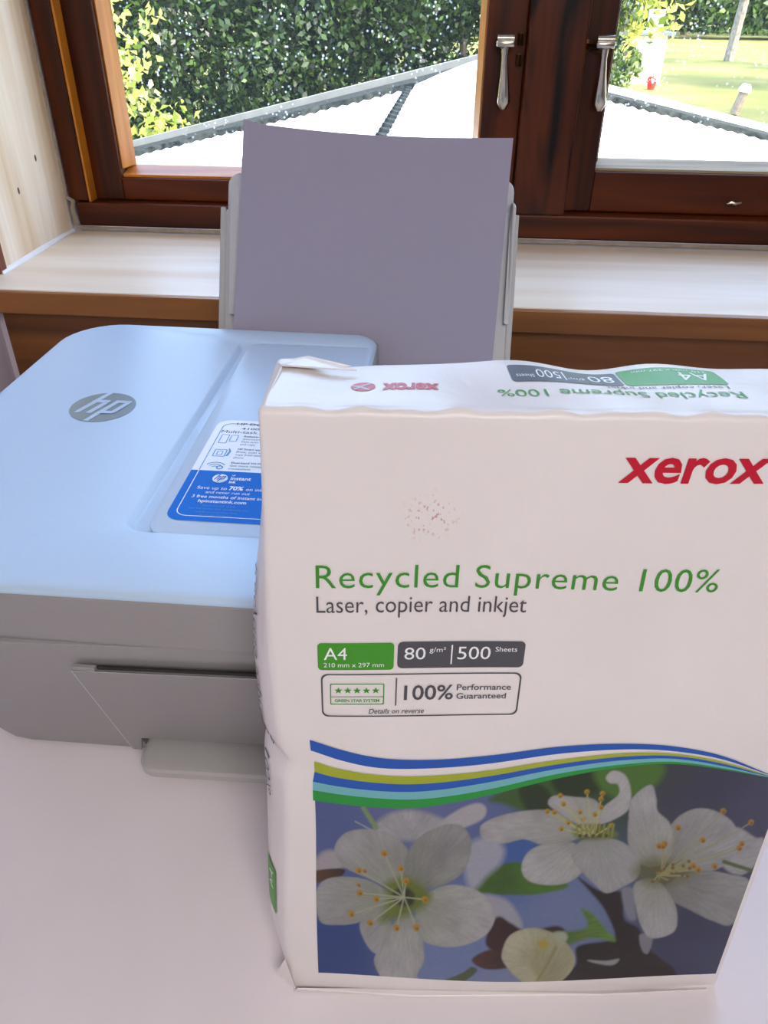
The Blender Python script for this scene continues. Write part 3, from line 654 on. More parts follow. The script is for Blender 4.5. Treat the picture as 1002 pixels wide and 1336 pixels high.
def curve(k, x):
    Y = BAND[k]; n = len(KX); i = max(0, min(n - 2, int(np.searchsorted(KX, x)) - 1))
    h = KX[i + 1] - KX[i]; t = (x - KX[i]) / h
    sl = lambda j: (Y[min(j + 1, n - 1)] - Y[max(j - 1, 0)]) / (KX[min(j + 1, n - 1)] - KX[max(j - 1, 0)])
    return Y[i] * (2 * t ** 3 - 3 * t ** 2 + 1) + Y[i + 1] * (3 * t ** 2 - 2 * t ** 3) + h * (sl(i) * (t ** 3 - 2 * t ** 2 + t) + sl(i + 1) * (t ** 3 - t ** 2))
BX = [12.3 + (207.4 - 12.3) * i / 90 for i in range(91)]
for lo, hi, m in (('b', 'a', M_BL2), ('d', 'c', M_YG), ('e', 'd', M_BL2), ('f', 'e', M_TEAL), ('g', 'f', M_GR2)):
    fr_('wave_band', [strip([(x, curve(hi, x)) for x in BX], [(x, curve(lo, x)) for x in BX])], m, .0001)
def picture():
    nx, nz = 390, 250
    X0, X1 = 13.2, 207.2
    gx = np.linspace(0, 1, nx + 1); xx = np.empty((nx + 1, nz + 1)); zz = np.empty_like(xx)
    for i, t in enumerate(gx):
        xt = X0 + (X1 - X0) * t
        top = curve('g', min(xt, 207.4)) + .4
        s = np.linspace(0, 1, nz + 1)
        x0 = 14.2 + (207.2 - 14.2) * t                     # bottom edge
        zz[i] = (14.6 - 2.6 * t) + (top - (14.6 - 2.6 * t)) * s; xx[i] = x0 + (xt - x0) * s
    # canvas coordinates of the print
    h = (4.3871607, -0.1245079, -19.2807082, 0.0211799, -3.3425324, 576.071952, 6.9964436e-5, -0.00122892428)
    den = h[6] * xx + h[7] * zz + 1; U = ((h[0] * xx + h[1] * zz + h[2]) / den).ravel(); V = ((h[3] * xx + h[4] * zz + h[5]) / den).ravel()
    pr_ = np.random.default_rng(5)
    def noise(u, v, sc, seed):
        r = np.random.default_rng(seed).random((64, 64)); a = u / sc; b = v / sc
        i = np.floor(a).astype(int); j = np.floor(b).astype(int); f = a - i; g = b - j; f = f * f * (3 - 2 * f); g = g * g * (3 - 2 * g)
        q = lambda p, w: r[p % 64, w % 64]
        return (q(i, j) * (1 - f) + q(i + 1, j) * f) * (1 - g) + (q(i, j + 1) * (1 - f) + q(i + 1, j + 1) * f) * g
    def mixw(pts):
        """smooth background from weighted colour points"""
        acc = np.zeros((len(U), 3)); ws = np.zeros(len(U))
        for x, y, c in pts:
            w = 1 / (((U - x) ** 2 + (V - y) ** 2) / 9000 + .25) ** 2; acc += w[:, None] * np.array(lin(c)); ws += w
        return acc / ws[:, None]
    col = mixw([(60, 230, (98, 116, 178)), (60, 480, (48, 82, 158)), (250, 190, (118, 130, 182)), (330, 480, (130, 152, 205)), (420, 540, (138, 155, 200)), (560, 400, (128, 145, 190)), (470, 275, (70, 112, 190)), (410, 185, (112, 125, 180)),
                (860, 150, (70, 72, 98)), (960, 200, (82, 84, 112)), (800, 110, (72, 76, 84)), (850, 500, (66, 72, 110)), (860, 440, (58, 62, 92)), (640, 130, (52, 84, 40)), (520, 160, (62, 98, 52))])
    def spline(P, n=7):
        P = np.array(P, float); L = len(P); out = []
        for i in range(L):
            a, b, c, d = P[i - 1], P[i], P[(i + 1) % L], P[(i + 2) % L]
            for t in np.arange(n) / n: out.append(.5 * ((2 * b) + (c - a) * t + (2 * a - 5 * b + 4 * c - d) * t * t + (3 * b - a - 3 * c + d) * t ** 3))
        return np.array(out)
    def shape(P, c, soft=2.0, c2=None, cen=None, veins=0.0, seed=1, rim=0.0, alpha=1.0):
        """a petal or leaf: soft-edged outline, colour running from its root (c2 at cen) outwards"""
        Q = spline(P); m = soft * 2 + 4
        k = np.where((U > Q[:, 0].min() - m) & (U < Q[:, 0].max() + m) & (V > Q[:, 1].min() - m) & (V < Q[:, 1].max() + m))[0]
        if not len(k): return
        u, v = U[k], V[k]; ins = np.zeros(len(k), bool); d2 = np.full(len(k), 1e9)
        for a, b in zip(Q, np.roll(Q, -1, 0)):
            e = b - a; L2 = max(1e-9, e @ e); t = np.clip(((u - a[0]) * e[0] + (v - a[1]) * e[1]) / L2, 0, 1)
            d2 = np.minimum(d2, (u - a[0] - t * e[0]) ** 2 + (v - a[1] - t * e[1]) ** 2)
            cr = (a[1] > v) != (b[1] > v)
            with np.errstate(divide='ignore', invalid='ignore'): ins ^= cr & (u < (b[0] - a[0]) * (v - a[1]) / (b[1] - a[1]) + a[0])
        sdist = np.where(ins, 1, -1) * np.sqrt(d2); al = np.clip(sdist / (2 * soft) + .5, 0, 1) * alpha
        cc = np.tile(np.array(lin(c)), (len(k), 1))
        if c2 is not None:
            r = np.sqrt((u - cen[0]) ** 2 + (v - cen[1]) ** 2); R = np.sqrt(((Q - np.array(cen)) ** 2).sum(1)).max(); t = np.clip(r / R, 0, 1)[:, None] ** .8
            cc = np.array(lin(c2)) * (1 - t) + cc * t
        if veins and cen is not None:
            an = np.arctan2(v - cen[1], u - cen[0]); r = np.hypot(u - cen[0], v - cen[1])
            cc *= (1 + veins * (noise(an * 160 + 500, r * .2, 4.0, seed) - .5) + .22 * (noise(u, v, 30, seed + 9) - .5))[:, None]
        if rim: cc *= (1 - rim * np.exp(-np.clip(sdist, 0, 99) / 5.0))[:, None]
        col[k] = col[k] * (1 - al[:, None]) + cc * al[:, None]
    def dot(x, y, r, c, soft=1.2): shape([(x - r, y), (x - .7 * r, y - .7 * r), (x, y - r), (x + .7 * r, y - .7 * r), (x + r, y), (x + .7 * r, y + .7 * r), (x, y + r), (x - .7 * r, y + .7 * r)], c, soft)
    def line_(p, q, w, c, soft=1.2):
        p = np.array(p, float); q = np.array(q, float); d = (q - p) / np.hypot(*(q - p)); n = np.array([-d[1], d[0]]) * w
        k = np.where((U > min(p[0], q[0]) - 6) & (U < max(p[0], q[0]) + 6) & (V > min(p[1], q[1]) - 6) & (V < max(p[1], q[1]) + 6))[0]
        if not len(k): return
        L = np.hypot(*(q - p)); t = np.clip((U[k] - p[0]) * d[0] + (V[k] - p[1]) * d[1], 0, L); ds = np.hypot(U[k] - p[0] - t * d[0], V[k] - p[1] - t * d[1])
        al = np.clip((w - ds) / soft + .5, 0, 1)[:, None]; col[k] = col[k] * (1 - al) + np.array(lin(c)) * al
    W1, W2, WG, G1 = (204, 203, 206), (188, 188, 190), (176, 176, 176), (170, 182, 130)
    # leaves behind
    shape([(405, 172), (440, 150), (490, 135), (530, 125), (560, 140), (560, 175), (530, 195), (480, 196), (440, 182)], (72, 112, 48), 6)
    shape([(470, 150), (510, 140), (540, 165), (535, 195), (490, 198)], (44, 66, 30), 5)
    shape([(540, 130), (600, 105), (650, 100), (640, 150), (600, 170), (560, 165)], (40, 62, 24), 6)
    shape([(630, 110), (690, 85), (775, 95), (770, 130), (745, 150), (700, 175), (650, 155)], (90, 138, 44), 8)
    shape([(370, 358), (400, 322), (440, 303), (478, 304), (520, 325), (575, 352), (510, 366), (450, 366), (400, 363)], (92, 142, 40), 3, (64, 108, 34), (430, 340), .2, 3)
    # blurred blossoms behind
    shape([(300, 218), (340, 190), (380, 177), (399, 188), (392, 210), (352, 228), (320, 235)], (206, 203, 208), 3)
    shape([(160, 240), (175, 208), (220, 190), (270, 195), (315, 215), (335, 245), (250, 255), (190, 250)], (196, 195, 200), 6, (180, 182, 186), (240, 260), .2, 4)
    shape([(352, 275), (385, 250), (420, 255), (438, 275), (430, 302), (400, 328), (370, 355), (355, 330)], (190, 194, 210), 8)
    shape([(390, 365), (440, 375), (468, 408), (472, 432), (440, 425), (408, 400)], (186, 188, 202), 5)
    shape([(30, 300), (55, 280), (90, 283), (100, 310), (62, 328), (30, 325)], (196, 192, 198), 6)
    shape([(25, 326), (70, 318), (98, 319), (90, 334), (60, 342), (25, 350)], (110, 76, 52), 2, (60, 34, 26), (98, 325))
    line_((138, 186), (165, 228), 5, (150, 180, 118), 4); line_((120, 215), (160, 235), 1.5, (180, 190, 190))
    # branches
    shape([(395, 455), (420, 408), (450, 420), (485, 436), (545, 428), (562, 442), (500, 462), (450, 480), (420, 478)], (66, 28, 30), 3, (40, 18, 20), (500, 445), .4, 5)
    shape([(366, 492), (398, 472), (430, 474), (452, 482), (446, 505), (395, 510)], (92, 46, 34), 2.5, (48, 24, 24), (450, 500), .5, 6)
    shape([(595, 335), (640, 362), (690, 368), (692, 418), (722, 440), (742, 480), (795, 548), (535, 554), (585, 508), (590, 470), (650, 462), (672, 452), (650, 400), (618, 362)], (40, 24, 26), 3, (28, 16, 18), (620, 500), .9, 7)
    shape([(612, 498), (650, 502), (680, 500), (665, 512), (630, 506)], (176, 176, 178), 2)
    shape([(246, 553), (300, 541), (345, 520), (366, 506), (376, 516), (335, 550), (290, 560)], (84, 104, 66), 2)
    shape([(600, 398), (625, 408), (650, 436), (672, 463), (620, 455), (560, 466), (520, 442), (560, 440), (612, 432)], (112, 160, 62), 4, (84, 116, 50), (560, 450), .4, 8)
    # flower on the left
    cA = (224, 372)
    shape([(130, 432), (150, 418), (190, 416), (205, 455), (188, 492), (158, 488), (138, 462)], W2, 2, (150, 160, 140), cA, .18, 11)
    shape([(160, 505), (178, 470), (194, 440), (222, 400), (250, 418), (262, 450), (266, 498), (252, 528), (252, 552), (200, 554), (176, 540)], W1, 1.8, (168, 176, 158), cA, .18, 12, .12)
    shape([(34, 372), (55, 342), (108, 334), (160, 344), (198, 372), (190, 405), (130, 428), (88, 436), (45, 430)], W2, 1.8, (160, 170, 140), cA, .18, 13, .10)
    shape([(80, 262), (104, 238), (150, 231), (205, 246), (236, 280), (244, 320), (225, 352), (190, 352), (145, 335), (98, 314), (77, 285)], W2, 1.8, (164, 172, 150), cA, .18, 14, .10)
    shape([(225, 335), (228, 290), (252, 250), (300, 224), (342, 222), (366, 250), (364, 290), (342, 326), (300, 347), (252, 356)], WG, 1.8, (146, 154, 138), cA, .18, 15, .10)
    shape([(300, 250), (335, 246), (330, 280), (290, 315), (270, 320)], (152, 152, 156), 14, alpha=.5)
    shape([(248, 398), (275, 362), (320, 345), (370, 352), (408, 378), (416, 410), (396, 442), (350, 463), (300, 467), (258, 452)], W1, 1.8, (166, 176, 150), cA, .18, 16, .10)
    shape([(185, 345), (230, 330), (270, 352), (282, 372), (250, 400), (200, 420), (172, 424), (182, 400), (188, 372)], (128, 146, 56), 9, (108, 124, 36), cA, .3, 17)
    shape([(205, 358), (228, 352), (246, 366), (240, 388), (214, 388), (200, 375)], (52, 60, 22), 4, (30, 34, 16), cA)
    for x, y in ((212, 362), (230, 376), (222, 368), (238, 366), (208, 378)): dot(x, y, 3.0, (70, 84, 30))
    for x, y in ((182, 282), (128, 320), (217, 312), (130, 367), (165, 378), (112, 412), (152, 428), (208, 435), (250, 432), (268, 375), (228, 338)):
        line_(cA, (x, y), 1.3, (196, 204, 170), 2.2)
    for x, y in ((182, 282), (128, 320), (217, 312), (130, 367), (165, 378), (112, 412), (152, 428), (208, 435), (250, 432), (268, 375), (228, 338), (127, 350), (140, 320)):
        dot(x, y, 7 if x not in (127, 140) else 4, (206, 160, 40)); dot(x + 1.5, y + 2, 3.2, (170, 118, 26))
    # middle flower
    cB = (628, 245)
    shape([(532, 182), (545, 165), (590, 168), (632, 174), (650, 205), (628, 232), (590, 224), (556, 202)], W1, 1.8, (180, 186, 160), cB, .18, 21, .1)
    shape([(655, 126), (670, 111), (695, 119), (708, 150), (704, 192), (672, 216), (640, 224), (650, 190), (682, 162), (680, 140), (664, 138)], (214, 214, 212), 1.8, W2, cB, .18, 22, .08)
    shape([(386, 228), (418, 208), (480, 196), (542, 197), (584, 224), (600, 252), (560, 266), (520, 268), (480, 255), (440, 262), (398, 258)], W1, 1.8, (170, 174, 158), cB, .2, 23, .12)
    shape([(474, 310), (490, 280), (530, 265), (585, 264), (604, 290), (606, 322), (570, 346), (520, 348), (484, 336)], W1, 1.8, (172, 182, 162), cB, .18, 24, .12)
    # flower on the right
    cC = (765, 332)
    shape([(925, 228), (972, 250), (990, 255), (980, 300), (940, 330), (898, 300)], W2, 3, WG, cC, .18, 31)
    shape([(785, 240), (810, 205), (850, 187), (892, 194), (926, 220), (934, 262), (912, 304), (860, 324), (800, 316), (775, 285)], W2, 1.8, (150, 152, 140), cC, .2, 32, .1)
    shape([(704, 205), (712, 168), (750, 139), (762, 168), (765, 195), (790, 220), (798, 260), (782, 305), (735, 312), (704, 272)], W1, 1.8, (166, 172, 152), cC, .2, 33, .1)
    shape([(780, 352), (850, 320), (920, 328), (962, 350), (926, 433), (880, 426), (830, 402), (792, 382)], WG, 1.8, (128, 130, 118), cC, .2, 34, .1)
    shape([(725, 452), (752, 458), (742, 492), (728, 482)], (150, 150, 160), 2)
    shape([(688, 362), (716, 362), (716, 400), (716, 422), (698, 415)], (150, 152, 168), 3)
    shape([(714, 352), (745, 338), (770, 345), (798, 385), (806, 420), (796, 450), (752, 461), (730, 440), (718, 400)], W1, 1.8, (150, 158, 134), cC, .2, 35, .1)
    shape([(582, 280), (610, 257), (660, 254), (702, 270), (727, 302), (722, 336), (690, 356), (655, 368), (630, 350), (604, 325), (585, 302)], W2, 1.8, (172, 176, 170), cB, .2, 25, .12)
    shape([(586, 236), (610, 228), (650, 232), (680, 246), (660, 256), (610, 258), (590, 252)], (132, 142, 66), 6, (102, 110, 40), cB, .3, 26)
    for x, y in ((558, 165), (565, 183), (615, 157), (648, 160), (645, 172), (645, 190), (530, 198), (545, 200), (560, 235), (607, 215), (575, 222), (632, 205), (668, 228), (600, 200)):
        line_((cB[0] + (x - cB[0]) * .1, cB[1] + 5), (x, y), 1.5, (206, 206, 150), 2)
        dot(x, y, 5.5, (210, 166, 36)); dot(x + 1, y + 2, 2.6, (160, 110, 24))
    for x in range(596, 672, 9): line_((x, 252), (x + (x - 630) * .1, 226), 2.0, (160, 164, 70), 2); 
    for x in range(600, 662, 14): dot(x, 250, 4, (84, 84, 34))
    shape([(712, 318), (745, 296), (800, 300), (846, 322), (815, 344), (760, 352), (725, 342)], (128, 124, 70), 12, (110, 112, 44), cC, .4, 36, 0, .75)
    for x, y in ((808, 230), (860, 255), (885, 310), (903, 192), (963, 217), (943, 262), (780, 265), (938, 272), (776, 270), (850, 318), (840, 310), (905, 250)):
        line_((cC[0] + 8, cC[1] - 4), (x, y), 1.1, (180, 176, 128), 2.2)
    for x, y in ((808, 230), (860, 255), (885, 310), (903, 192), (963, 217), (943, 262), (780, 265), (938, 272), (776, 270), (850, 318), (840, 310), (768, 270)):
        dot(x, y, 6.5, (196, 146, 44)); dot(x + 1, y + 2, 3, (150, 100, 30))
    for k in range(22):
        a = pr_.random() * 2.6 - .6; r = 12 + 62 * pr_.random(); x, y = cC[0] + r * math.cos(a), cC[1] - 16 + r * .45 * math.sin(a)
        line_(cC, (x, y), 1.3, (176, 172, 110), 1.6); dot(x, y, 3.6, (132, 104, 48))
    line_((905, 300), (990, 330), 4, (96, 116, 56), 3)
    # bud
    shape([(429, 482), (444, 446), (480, 431), (520, 434), (562, 456), (584, 490), (576, 520), (540, 549), (500, 553), (464, 532), (440, 506)], (214, 212, 184), 1.8, (178, 178, 132), (520, 500), .2, 41, .15)
    shape([(498, 470), (530, 455), (570, 470), (582, 495), (560, 530), (520, 548), (500, 520), (490, 495)], (196, 194, 160), 4, (170, 168, 116), (500, 545), .2, 42)
    line_((545, 470), (505, 535), 2.4, (160, 158, 100), 5); shape([(505, 458), (520, 454), (530, 464), (515, 472)], (200, 180, 70), 4)
    shape([(540, 442), (562, 440), (570, 452), (556, 462)], (190, 200, 170), 3)
    col *= 0.56                                    # the ink is dense and dark
    # paper grain of the print
    col *= (0.95 + .10 * noise(U, V, 3.0, 77))[:, None]
    P = [front(a, b) for a, b in zip(xx.ravel(), zz.ravel())]
    me = bpy.data.meshes.new('blossom_picture'); N = nz + 1
    F = [(i * N + j, (i + 1) * N + j, (i + 1) * N + j + 1, i * N + j + 1) for i in range(nx) for j in range(nz)]
    me.from_pydata(P, [], F); me.update()
    at = me.color_attributes.new('Col', 'FLOAT_COLOR', 'POINT'); at.data.foreach_set('color', np.hstack([np.clip(col, 0, 1), np.ones((len(U), 1))]).astype(np.float32).ravel())
    me.materials.append(M_PHOTO)
    o = bpy.data.objects.new('blossom_picture', me); C.objects.link(o); o.parent = wr
picture()
# printing on the top end, upside down as seen from the front
def tt(s, x0, x1, y0, y1, m, bold=0.0, shear=0.0):
    V, F = text2d(s, bold, shear); return flat('lettering', [([(x1 - (x1 - x0) * a, y1 - (y1 - y0) * b) for a, b in V], F)], lambda x, y: topm(x, y, .0001), m, wr)
tt('xerox', 38.8, 58.8, 22.0, 28.4, M_RED, .04, .12)
n = 24; cb = (32.6, 25.6)
ball = flat('ball_emblem', [poly([(cb[0] + 4.2 * math.cos(2 * math.pi * k / n), cb[1] + 4.2 * math.sin(2 * math.pi * k / n)) for k in range(n)])], lambda x, y: topm(x, y, .00004), M_RED, wr)
M_BALLG = plain('ink_silver', 'b8bcc0', 0.4)
bp = []
for a, b in (((-3.2, -2.4), (2.6, 2.9)), ((2.2, -3.2), (-1.0, -.4)), ((-3.9, .8), (-.6, .1))):
    d = Vector((b[0] - a[0], b[1] - a[1])).normalized(); nn = Vector((-d.y, d.x)) * .55
    bp.append(poly([(cb[0] + a[0] + nn.x, cb[1] + a[1] + nn.y), (cb[0] + b[0] + nn.x, cb[1] + b[1] + nn.y), (cb[0] + b[0] - nn.x, cb[1] + b[1] - nn.y), (cb[0] + a[0] - nn.x, cb[1] + a[1] - nn.y)]))
flat('emblem_ribbon', bp, lambda x, y: topm(x, y, .0001), M_BALLG, wr)
flat('weight_badge', [gridrect(85.0, 124.6, 31.0, 44.6, 20, 4, 1.6)], lambda x, y: topm(x, y, .00004), M_CHAR, wr)
flat('paper_size_badge', [gridrect(125.4, 161.5, 31.2, 45.6, 18, 4, 1.6)], lambda x, y: topm(x, y, .00004), M_GREEN, wr)
tt('A4', 146.5, 157.5, 34.2, 41.2, M_INKW); tt('210 mm x 297 mm', 131, 158, 42.0, 43.8, M_INKW)
tt('80', 113.0, 122.5, 34.2, 41.2, M_INKW); tt('g/m²', 105, 111.5, 34.2, 37.5, M_INKW); tt('500', 94.4, 103, 34.2, 41.2, M_INKW); tt('Sheets', 87, 93.4, 34.2, 36.6, M_INKW)
flat('divider', [poly([(104.0, 33), (104.5, 33), (104.5, 42), (104.0, 42)])], lambda x, y: topm(x, y, .0001), M_INKW, wr)
tt('Recycled Supreme 100%', 78.2, 162.4, 18.8, 26.6, M_GREENT); tt('Laser, copier and inkjet', 117, 160, 27.4, 30.4, M_CHAR)
# printing on the left side: words running down the side, a green block near the base
def side_text(s, y0, y1, z0, z1, m):
    V, F = text2d(s); return flat('lettering', [([(y0 + (y1 - y0) * b, z1 - (z1 - z0) * a) for a, b in V], F)], lambda y, z: leftm(y, z, .0003), m, wr)
side_text('Recycled Supreme 100%', 9.5, 18, 118, 232, M_CHAR)
flat('paper_size_badge', [gridrect(7.0, 19.0, 46, 76, 8, 10, 1.5)], lambda y, z: leftm(y, z, .0002), M_GREEN, wr)
side_text('A4', 9.5, 15, 60, 72, M_INKW)
# folded ends of the wrapping paper
def fold(name, P, t=.0006):
    P = [Vector(p) for p in P]; n = (P[1] - P[0]).cross(P[2] - P[0]).normalized() * t
    k = len(P); v = [tuple(p) for p in P] + [tuple(p + n) for p in P]
    return mesh_obj(name, v, [tuple(range(k)), tuple(range(2 * k - 1, k - 1, -1))] + [(i, (i + 1) % k, k + (i + 1) % k, k + i) for i in range(k)], M_WRAP, wr)
fold('tucked_fold', [(.0012, .006, .2968), (-.0012, .0505, .2935), (.0005, .0535, .2970), (.0030, .0430, .2985)])
fold('tucked_fold', [(.0005, .0535, .2970), (.0120, .0550, .2992), (.0300, .0420, .2980), (.0030, .0430, .2990)])
fold('tucked_fold', [(.0005, .0538, .2968), (.0120, .0553, .2990), (.0280, .0550, .2955), (.0040, .0540, .2895)])
fold('base_tuck', [(-.0035, .0100, .0010), (-.0060, .0020, .0090), (-.0010, -.0012, .0250), (.0035, -.0022, .0030)])
fold('base_flap', [(.002, -.0003, .0004), (.204, -.0003, .0004), (.204, -.0030, .0040), (.150, -.0058, .0052), (.060, -.0058, .0048), (.004, -.0022, .0050)])

# ------------------------------------------------------------------ outside: lean-to roof, lawn, hedge, trees
M_SHEET = plain('white_corrugated_sheet', 'f2f2ee', 0.5, var=0.03, nscale=6)
M_CAP = plain('pale_ridge_cap', 'ecebe8', 0.5, var=0.06, nscale=12)
M_FELT = plain('speckled_bitumen_felt', '2a2e2c', 0.95, var=0.8, nscale=45, spec=0.1)
M_BARGE = plain('weathered_grey_board', '6f716d', 0.8, var=0.15, nscale=15)
ro = (0.13, 3.0, -0.2)
rf = empty('lean_to_roof', ro, 'low white corrugated gable roof with dark felt edge just outside the window', 'roof')
RXc, RZc, YE, YS = 0.118, 0.16, 4.0, 1.35
sL = (RZc - (-0.205)) / (RXc + 1.46); sR = (RZc - (-0.105)) / (1.44 - RXc)
def roofz(x): return RZc - (RXc - x) * sL if x < RXc else RZc - (x - RXc) * sR
def rsheet(x0, x1):
    n = max(2, int(abs(x1 - x0) / .012)); V = []; F = []
    for k in range(n + 1):
        x = x0 + (x1 - x0) * k / n
        for y in (YS, YE): V.append((x, y, roofz(x) - .010 + .004 * math.sin(k * math.pi / 2.0)))
    for dz in (0, -.004):
        pass
    m = len(V); V += [(a, b, c - .004) for a, b, c in V]
    for k in range(n):
        a = 2 * k; F += [(a, a + 2, a + 3, a + 1), (m + a, m + a + 1, m + a + 3, m + a + 2), (a, m + a, m + a + 2, a + 2), (a + 1, a + 3, m + a + 3, m + a + 1)]
    F += [(0, 1, m + 1, m), (2 * n, m + 2 * n, m + 2 * n + 1, 2 * n + 1)]
    return mesh_obj('roof_sheet', V, F, M_SHEET, rf, ro, True)
xs = [-2.2, -1.42, -0.65, RXc]
for a, b in zip(xs, xs[1:]): rsheet(a + .002, b - .002)
xs = [RXc, 0.9, 1.68, 2.4]
for a, b in zip(xs, xs[1:]): rsheet(a + .002, b - .002)
def along(name, x0, x1, yo, y1, zu, zl, m, rough=0.0):
    """a board following the roof slope at its far end"""
    n = 24; V = []; F = []
    for k in range(n + 1):
        x = x0 + (x1 - x0) * k / n; j = rough * math.sin(k * 2.3)
        V += [(x, yo + j, roofz(x) + zl), (x, y1, roofz(x) + zl), (x, y1, roofz(x) + zu), (x, yo + j, roofz(x) + zu)]
    for k in range(n):
        for q in range(4): F.append((4 * k + q, 4 * k + (q + 1) % 4, 4 * k + 4 + (q + 1) % 4, 4 * k + 4 + q))
    F += [(0, 1, 2, 3), (4 * n + 3, 4 * n + 2, 4 * n + 1, 4 * n)]
    return mesh_obj(name, V, F, m, rf, ro)
along('felt_edge', -2.2, RXc - .002, YE - .26, YE - .004, .014, -.03, M_FELT, .02)
along('felt_edge', RXc + .002, 2.4, YE - .22, YE - .004, .014, -.03, M_FELT, .015)
along('barge_board', -2.2, RXc, YE, YE + .05, .042, -.10, M_BARGE)
along('barge_board', RXc + .002, 2.4, YE, YE + .05, .040, -.10, M_CAP)
V = []; F = []
for k, (dx, dz) in enumerate(((-.29, .004), (-.20, .020), (-.08, .036), (0, .042), (.08, .034), (.16, .012))):
    for y in (YS, YE - .275): V.append((RXc + dx, y, roofz(RXc + dx) + dz))
m_ = len(V); V += [(a, b, c - .006) for a, b, c in V]
for k in range(5):
    a = 2 * k; F += [(a, a + 2, a + 3, a + 1), (m_ + a, m_ + a + 1, m_ + a + 3, m_ + a + 2), (a, m_ + a, m_ + a + 2, a + 2), (a + 1, a + 3, m_ + a + 3, m_ + a + 1)]
F += [(0, 1, m_ + 1, m_), (10, m_ + 10, m_ + 11, 11)]
mesh_obj('ridge_cap', V, F, M_CAP, rf, ro)
tooth = None
for k in range(24):                                # closing pieces under the cap, one for each corrugation
    y = 1.5 + k * .105
    if tooth is None:
        tooth = MB().loops([[(-.012, -.03, 0), (.022, 0, 0), (-.012, .03, 0)], [(-.012, -.03, .010), (.016, 0, .014), (-.012, .03, .010)]]).build('closure_piece', M_FELT, rf); t_ = tooth
    else:
        t_ = tooth.copy(); C.objects.link(t_)
    t_.location = (RXc - .315 - ro[0], y - ro[1], roofz(RXc - .315) - .008 - ro[2]); t_.rotation_euler = (0, 0, math.pi)
MB().box((-2.1, 1.4, -2.2), (2.3, 3.98, -.72)).build('shed_wall', M_BARGE, rf, ro)
GZ = -2.2
M_GRASS = None
def grass_mat():
    M = NT('lawn_grass'); n1 = M.n('TexNoise', Scale=0.35, Detail=6.0); M.l(M.coord((1, 1, 1)), n1.inputs['Vector'])
    n2 = M.n('TexNoise', Scale=30.0, Detail=4.0); M.l(M.coord((1, 1, 1)), n2.inputs['Vector'])
    md = M.n('Math', operation='MULTIPLY_ADD'); md.inputs[1].default_value = .35; M.l(n2.outputs[0], md.inputs[0]); M.l(n1.outputs[0], md.inputs[2])
    r = M.ramp(md.outputs[0], [(0.4, lin('465418')), (0.62, lin('5e6220')), (0.85, lin('7c763e'))]); M.l(r.outputs[0], M.b.inputs['Base Color'])
    M.b.inputs['Roughness'].default_value = .9; M.bump(n2.outputs[0], .5, .03); return M.m
M_GRASS = grass_mat()
M_GRAVEL = plain('pale_gravel', 'e4dccb', 0.9, var=0.12, nscale=9, bump=0.3)
def ground(name, P, z, m, label, cat, th=.3):
    return tag(MB().loops([[(x, y, z - th) for x, y in P], [(x, y, z) for x, y in P]]).build(name, m), label, cat)
lawn = ground('lawn', [(-90, 1.2), (120, 1.2), (160, 190), (-120, 190)], GZ, M_GRASS, 'sunlit lawn with tree shadows beyond the corrugated roof', 'lawn')
gp = []
for k in range(25): x = 1 + k * 1.4; gp.append((x, 14.5 + .5 * math.sin(k * .7)))
for k in range(24, -1, -1): x = 1 + k * 1.4; gp.append((x, 21.6 + .5 * math.sin(k * .9 + 1) - .06 * k))
ground('gravel_path', gp, GZ + .05, M_GRAVEL, 'pale gravel path crossing the lawn behind the dark roof edge', 'path', .045)
def leaves(name, pts, nrm, size, m, parent=None, origin=(0, 0, 0), shade=None, aspect=.55):
    """leaf blades: one bent diamond of four vertices each"""
    n = len(pts); a = rng.normal(size=(n, 3)); a /= np.linalg.norm(a, axis=1)[:, None]; nr = nrm + .9 * rng.normal(size=(n, 3)); nr /= np.linalg.norm(nr, axis=1)[:, None]
    a -= (a * nr).sum(1)[:, None] * nr; a /= np.linalg.norm(a, axis=1)[:, None]; b = np.cross(nr, a)
    s = size * (.6 + .8 * rng.random(n))[:, None]
    V = np.stack([pts - a * s * .5, pts + b * s * aspect * .5 + nr * s * .08, pts + a * s * .5 - nr * s * .12, pts - b * s * aspect * .5 + nr * s * .08], 1).reshape(-1, 3) - np.array(origin)
    me = bpy.data.meshes.new(name); me.vertices.add(4 * n); me.vertices.foreach_set('co', V.astype(np.float32).ravel())
    me.loops.add(4 * n); me.loops.foreach_set('vertex_index', np.arange(4 * n, dtype=np.int32)); me.polygons.add(n)
    me.polygons.foreach_set('loop_start', np.arange(0, 4 * n, 4, dtype=np.int32)); me.update(calc_edges=True)
    c = np.repeat(rng.random(n) if shade is None else shade, 4); at = me.color_attributes.new('Col', 'FLOAT_COLOR', 'POINT')
    at.data.foreach_set('color', np.stack([c, c, c, np.ones_like(c)], 1).astype(np.float32).ravel())
    me.materials.append(m); o = bpy.data.objects.new(name, me); C.objects.link(o); o['kind'] = 'stuff'
    if parent: o.parent = parent
    return o
def blobs(cs, rs, n):
    """points on the shells of many overlapping clumps"""
    cs = np.array(cs, float); rs = np.array(rs, float); w = (rs ** 2).max(1) if rs.ndim > 1 else rs ** 2
    k = rng.choice(len(cs), n, p=w / w.sum()); d = rng.normal(size=(n, 3)); d /= np.linalg.norm(d, axis=1)[:, None]
    r = rs[k][:, None] if rs.ndim == 1 else rs[k]
    return cs[k] + d * r * (.62 + .42 * rng.random((n, 1))), d
M_BARK = plain('grey_brown_bark', '7a6a5a', 0.9, var=0.3, nscale=6, bump=0.4)
M_BIRCH = plain('pale_birch_bark', '857c70', 0.85, var=0.4, nscale=5)
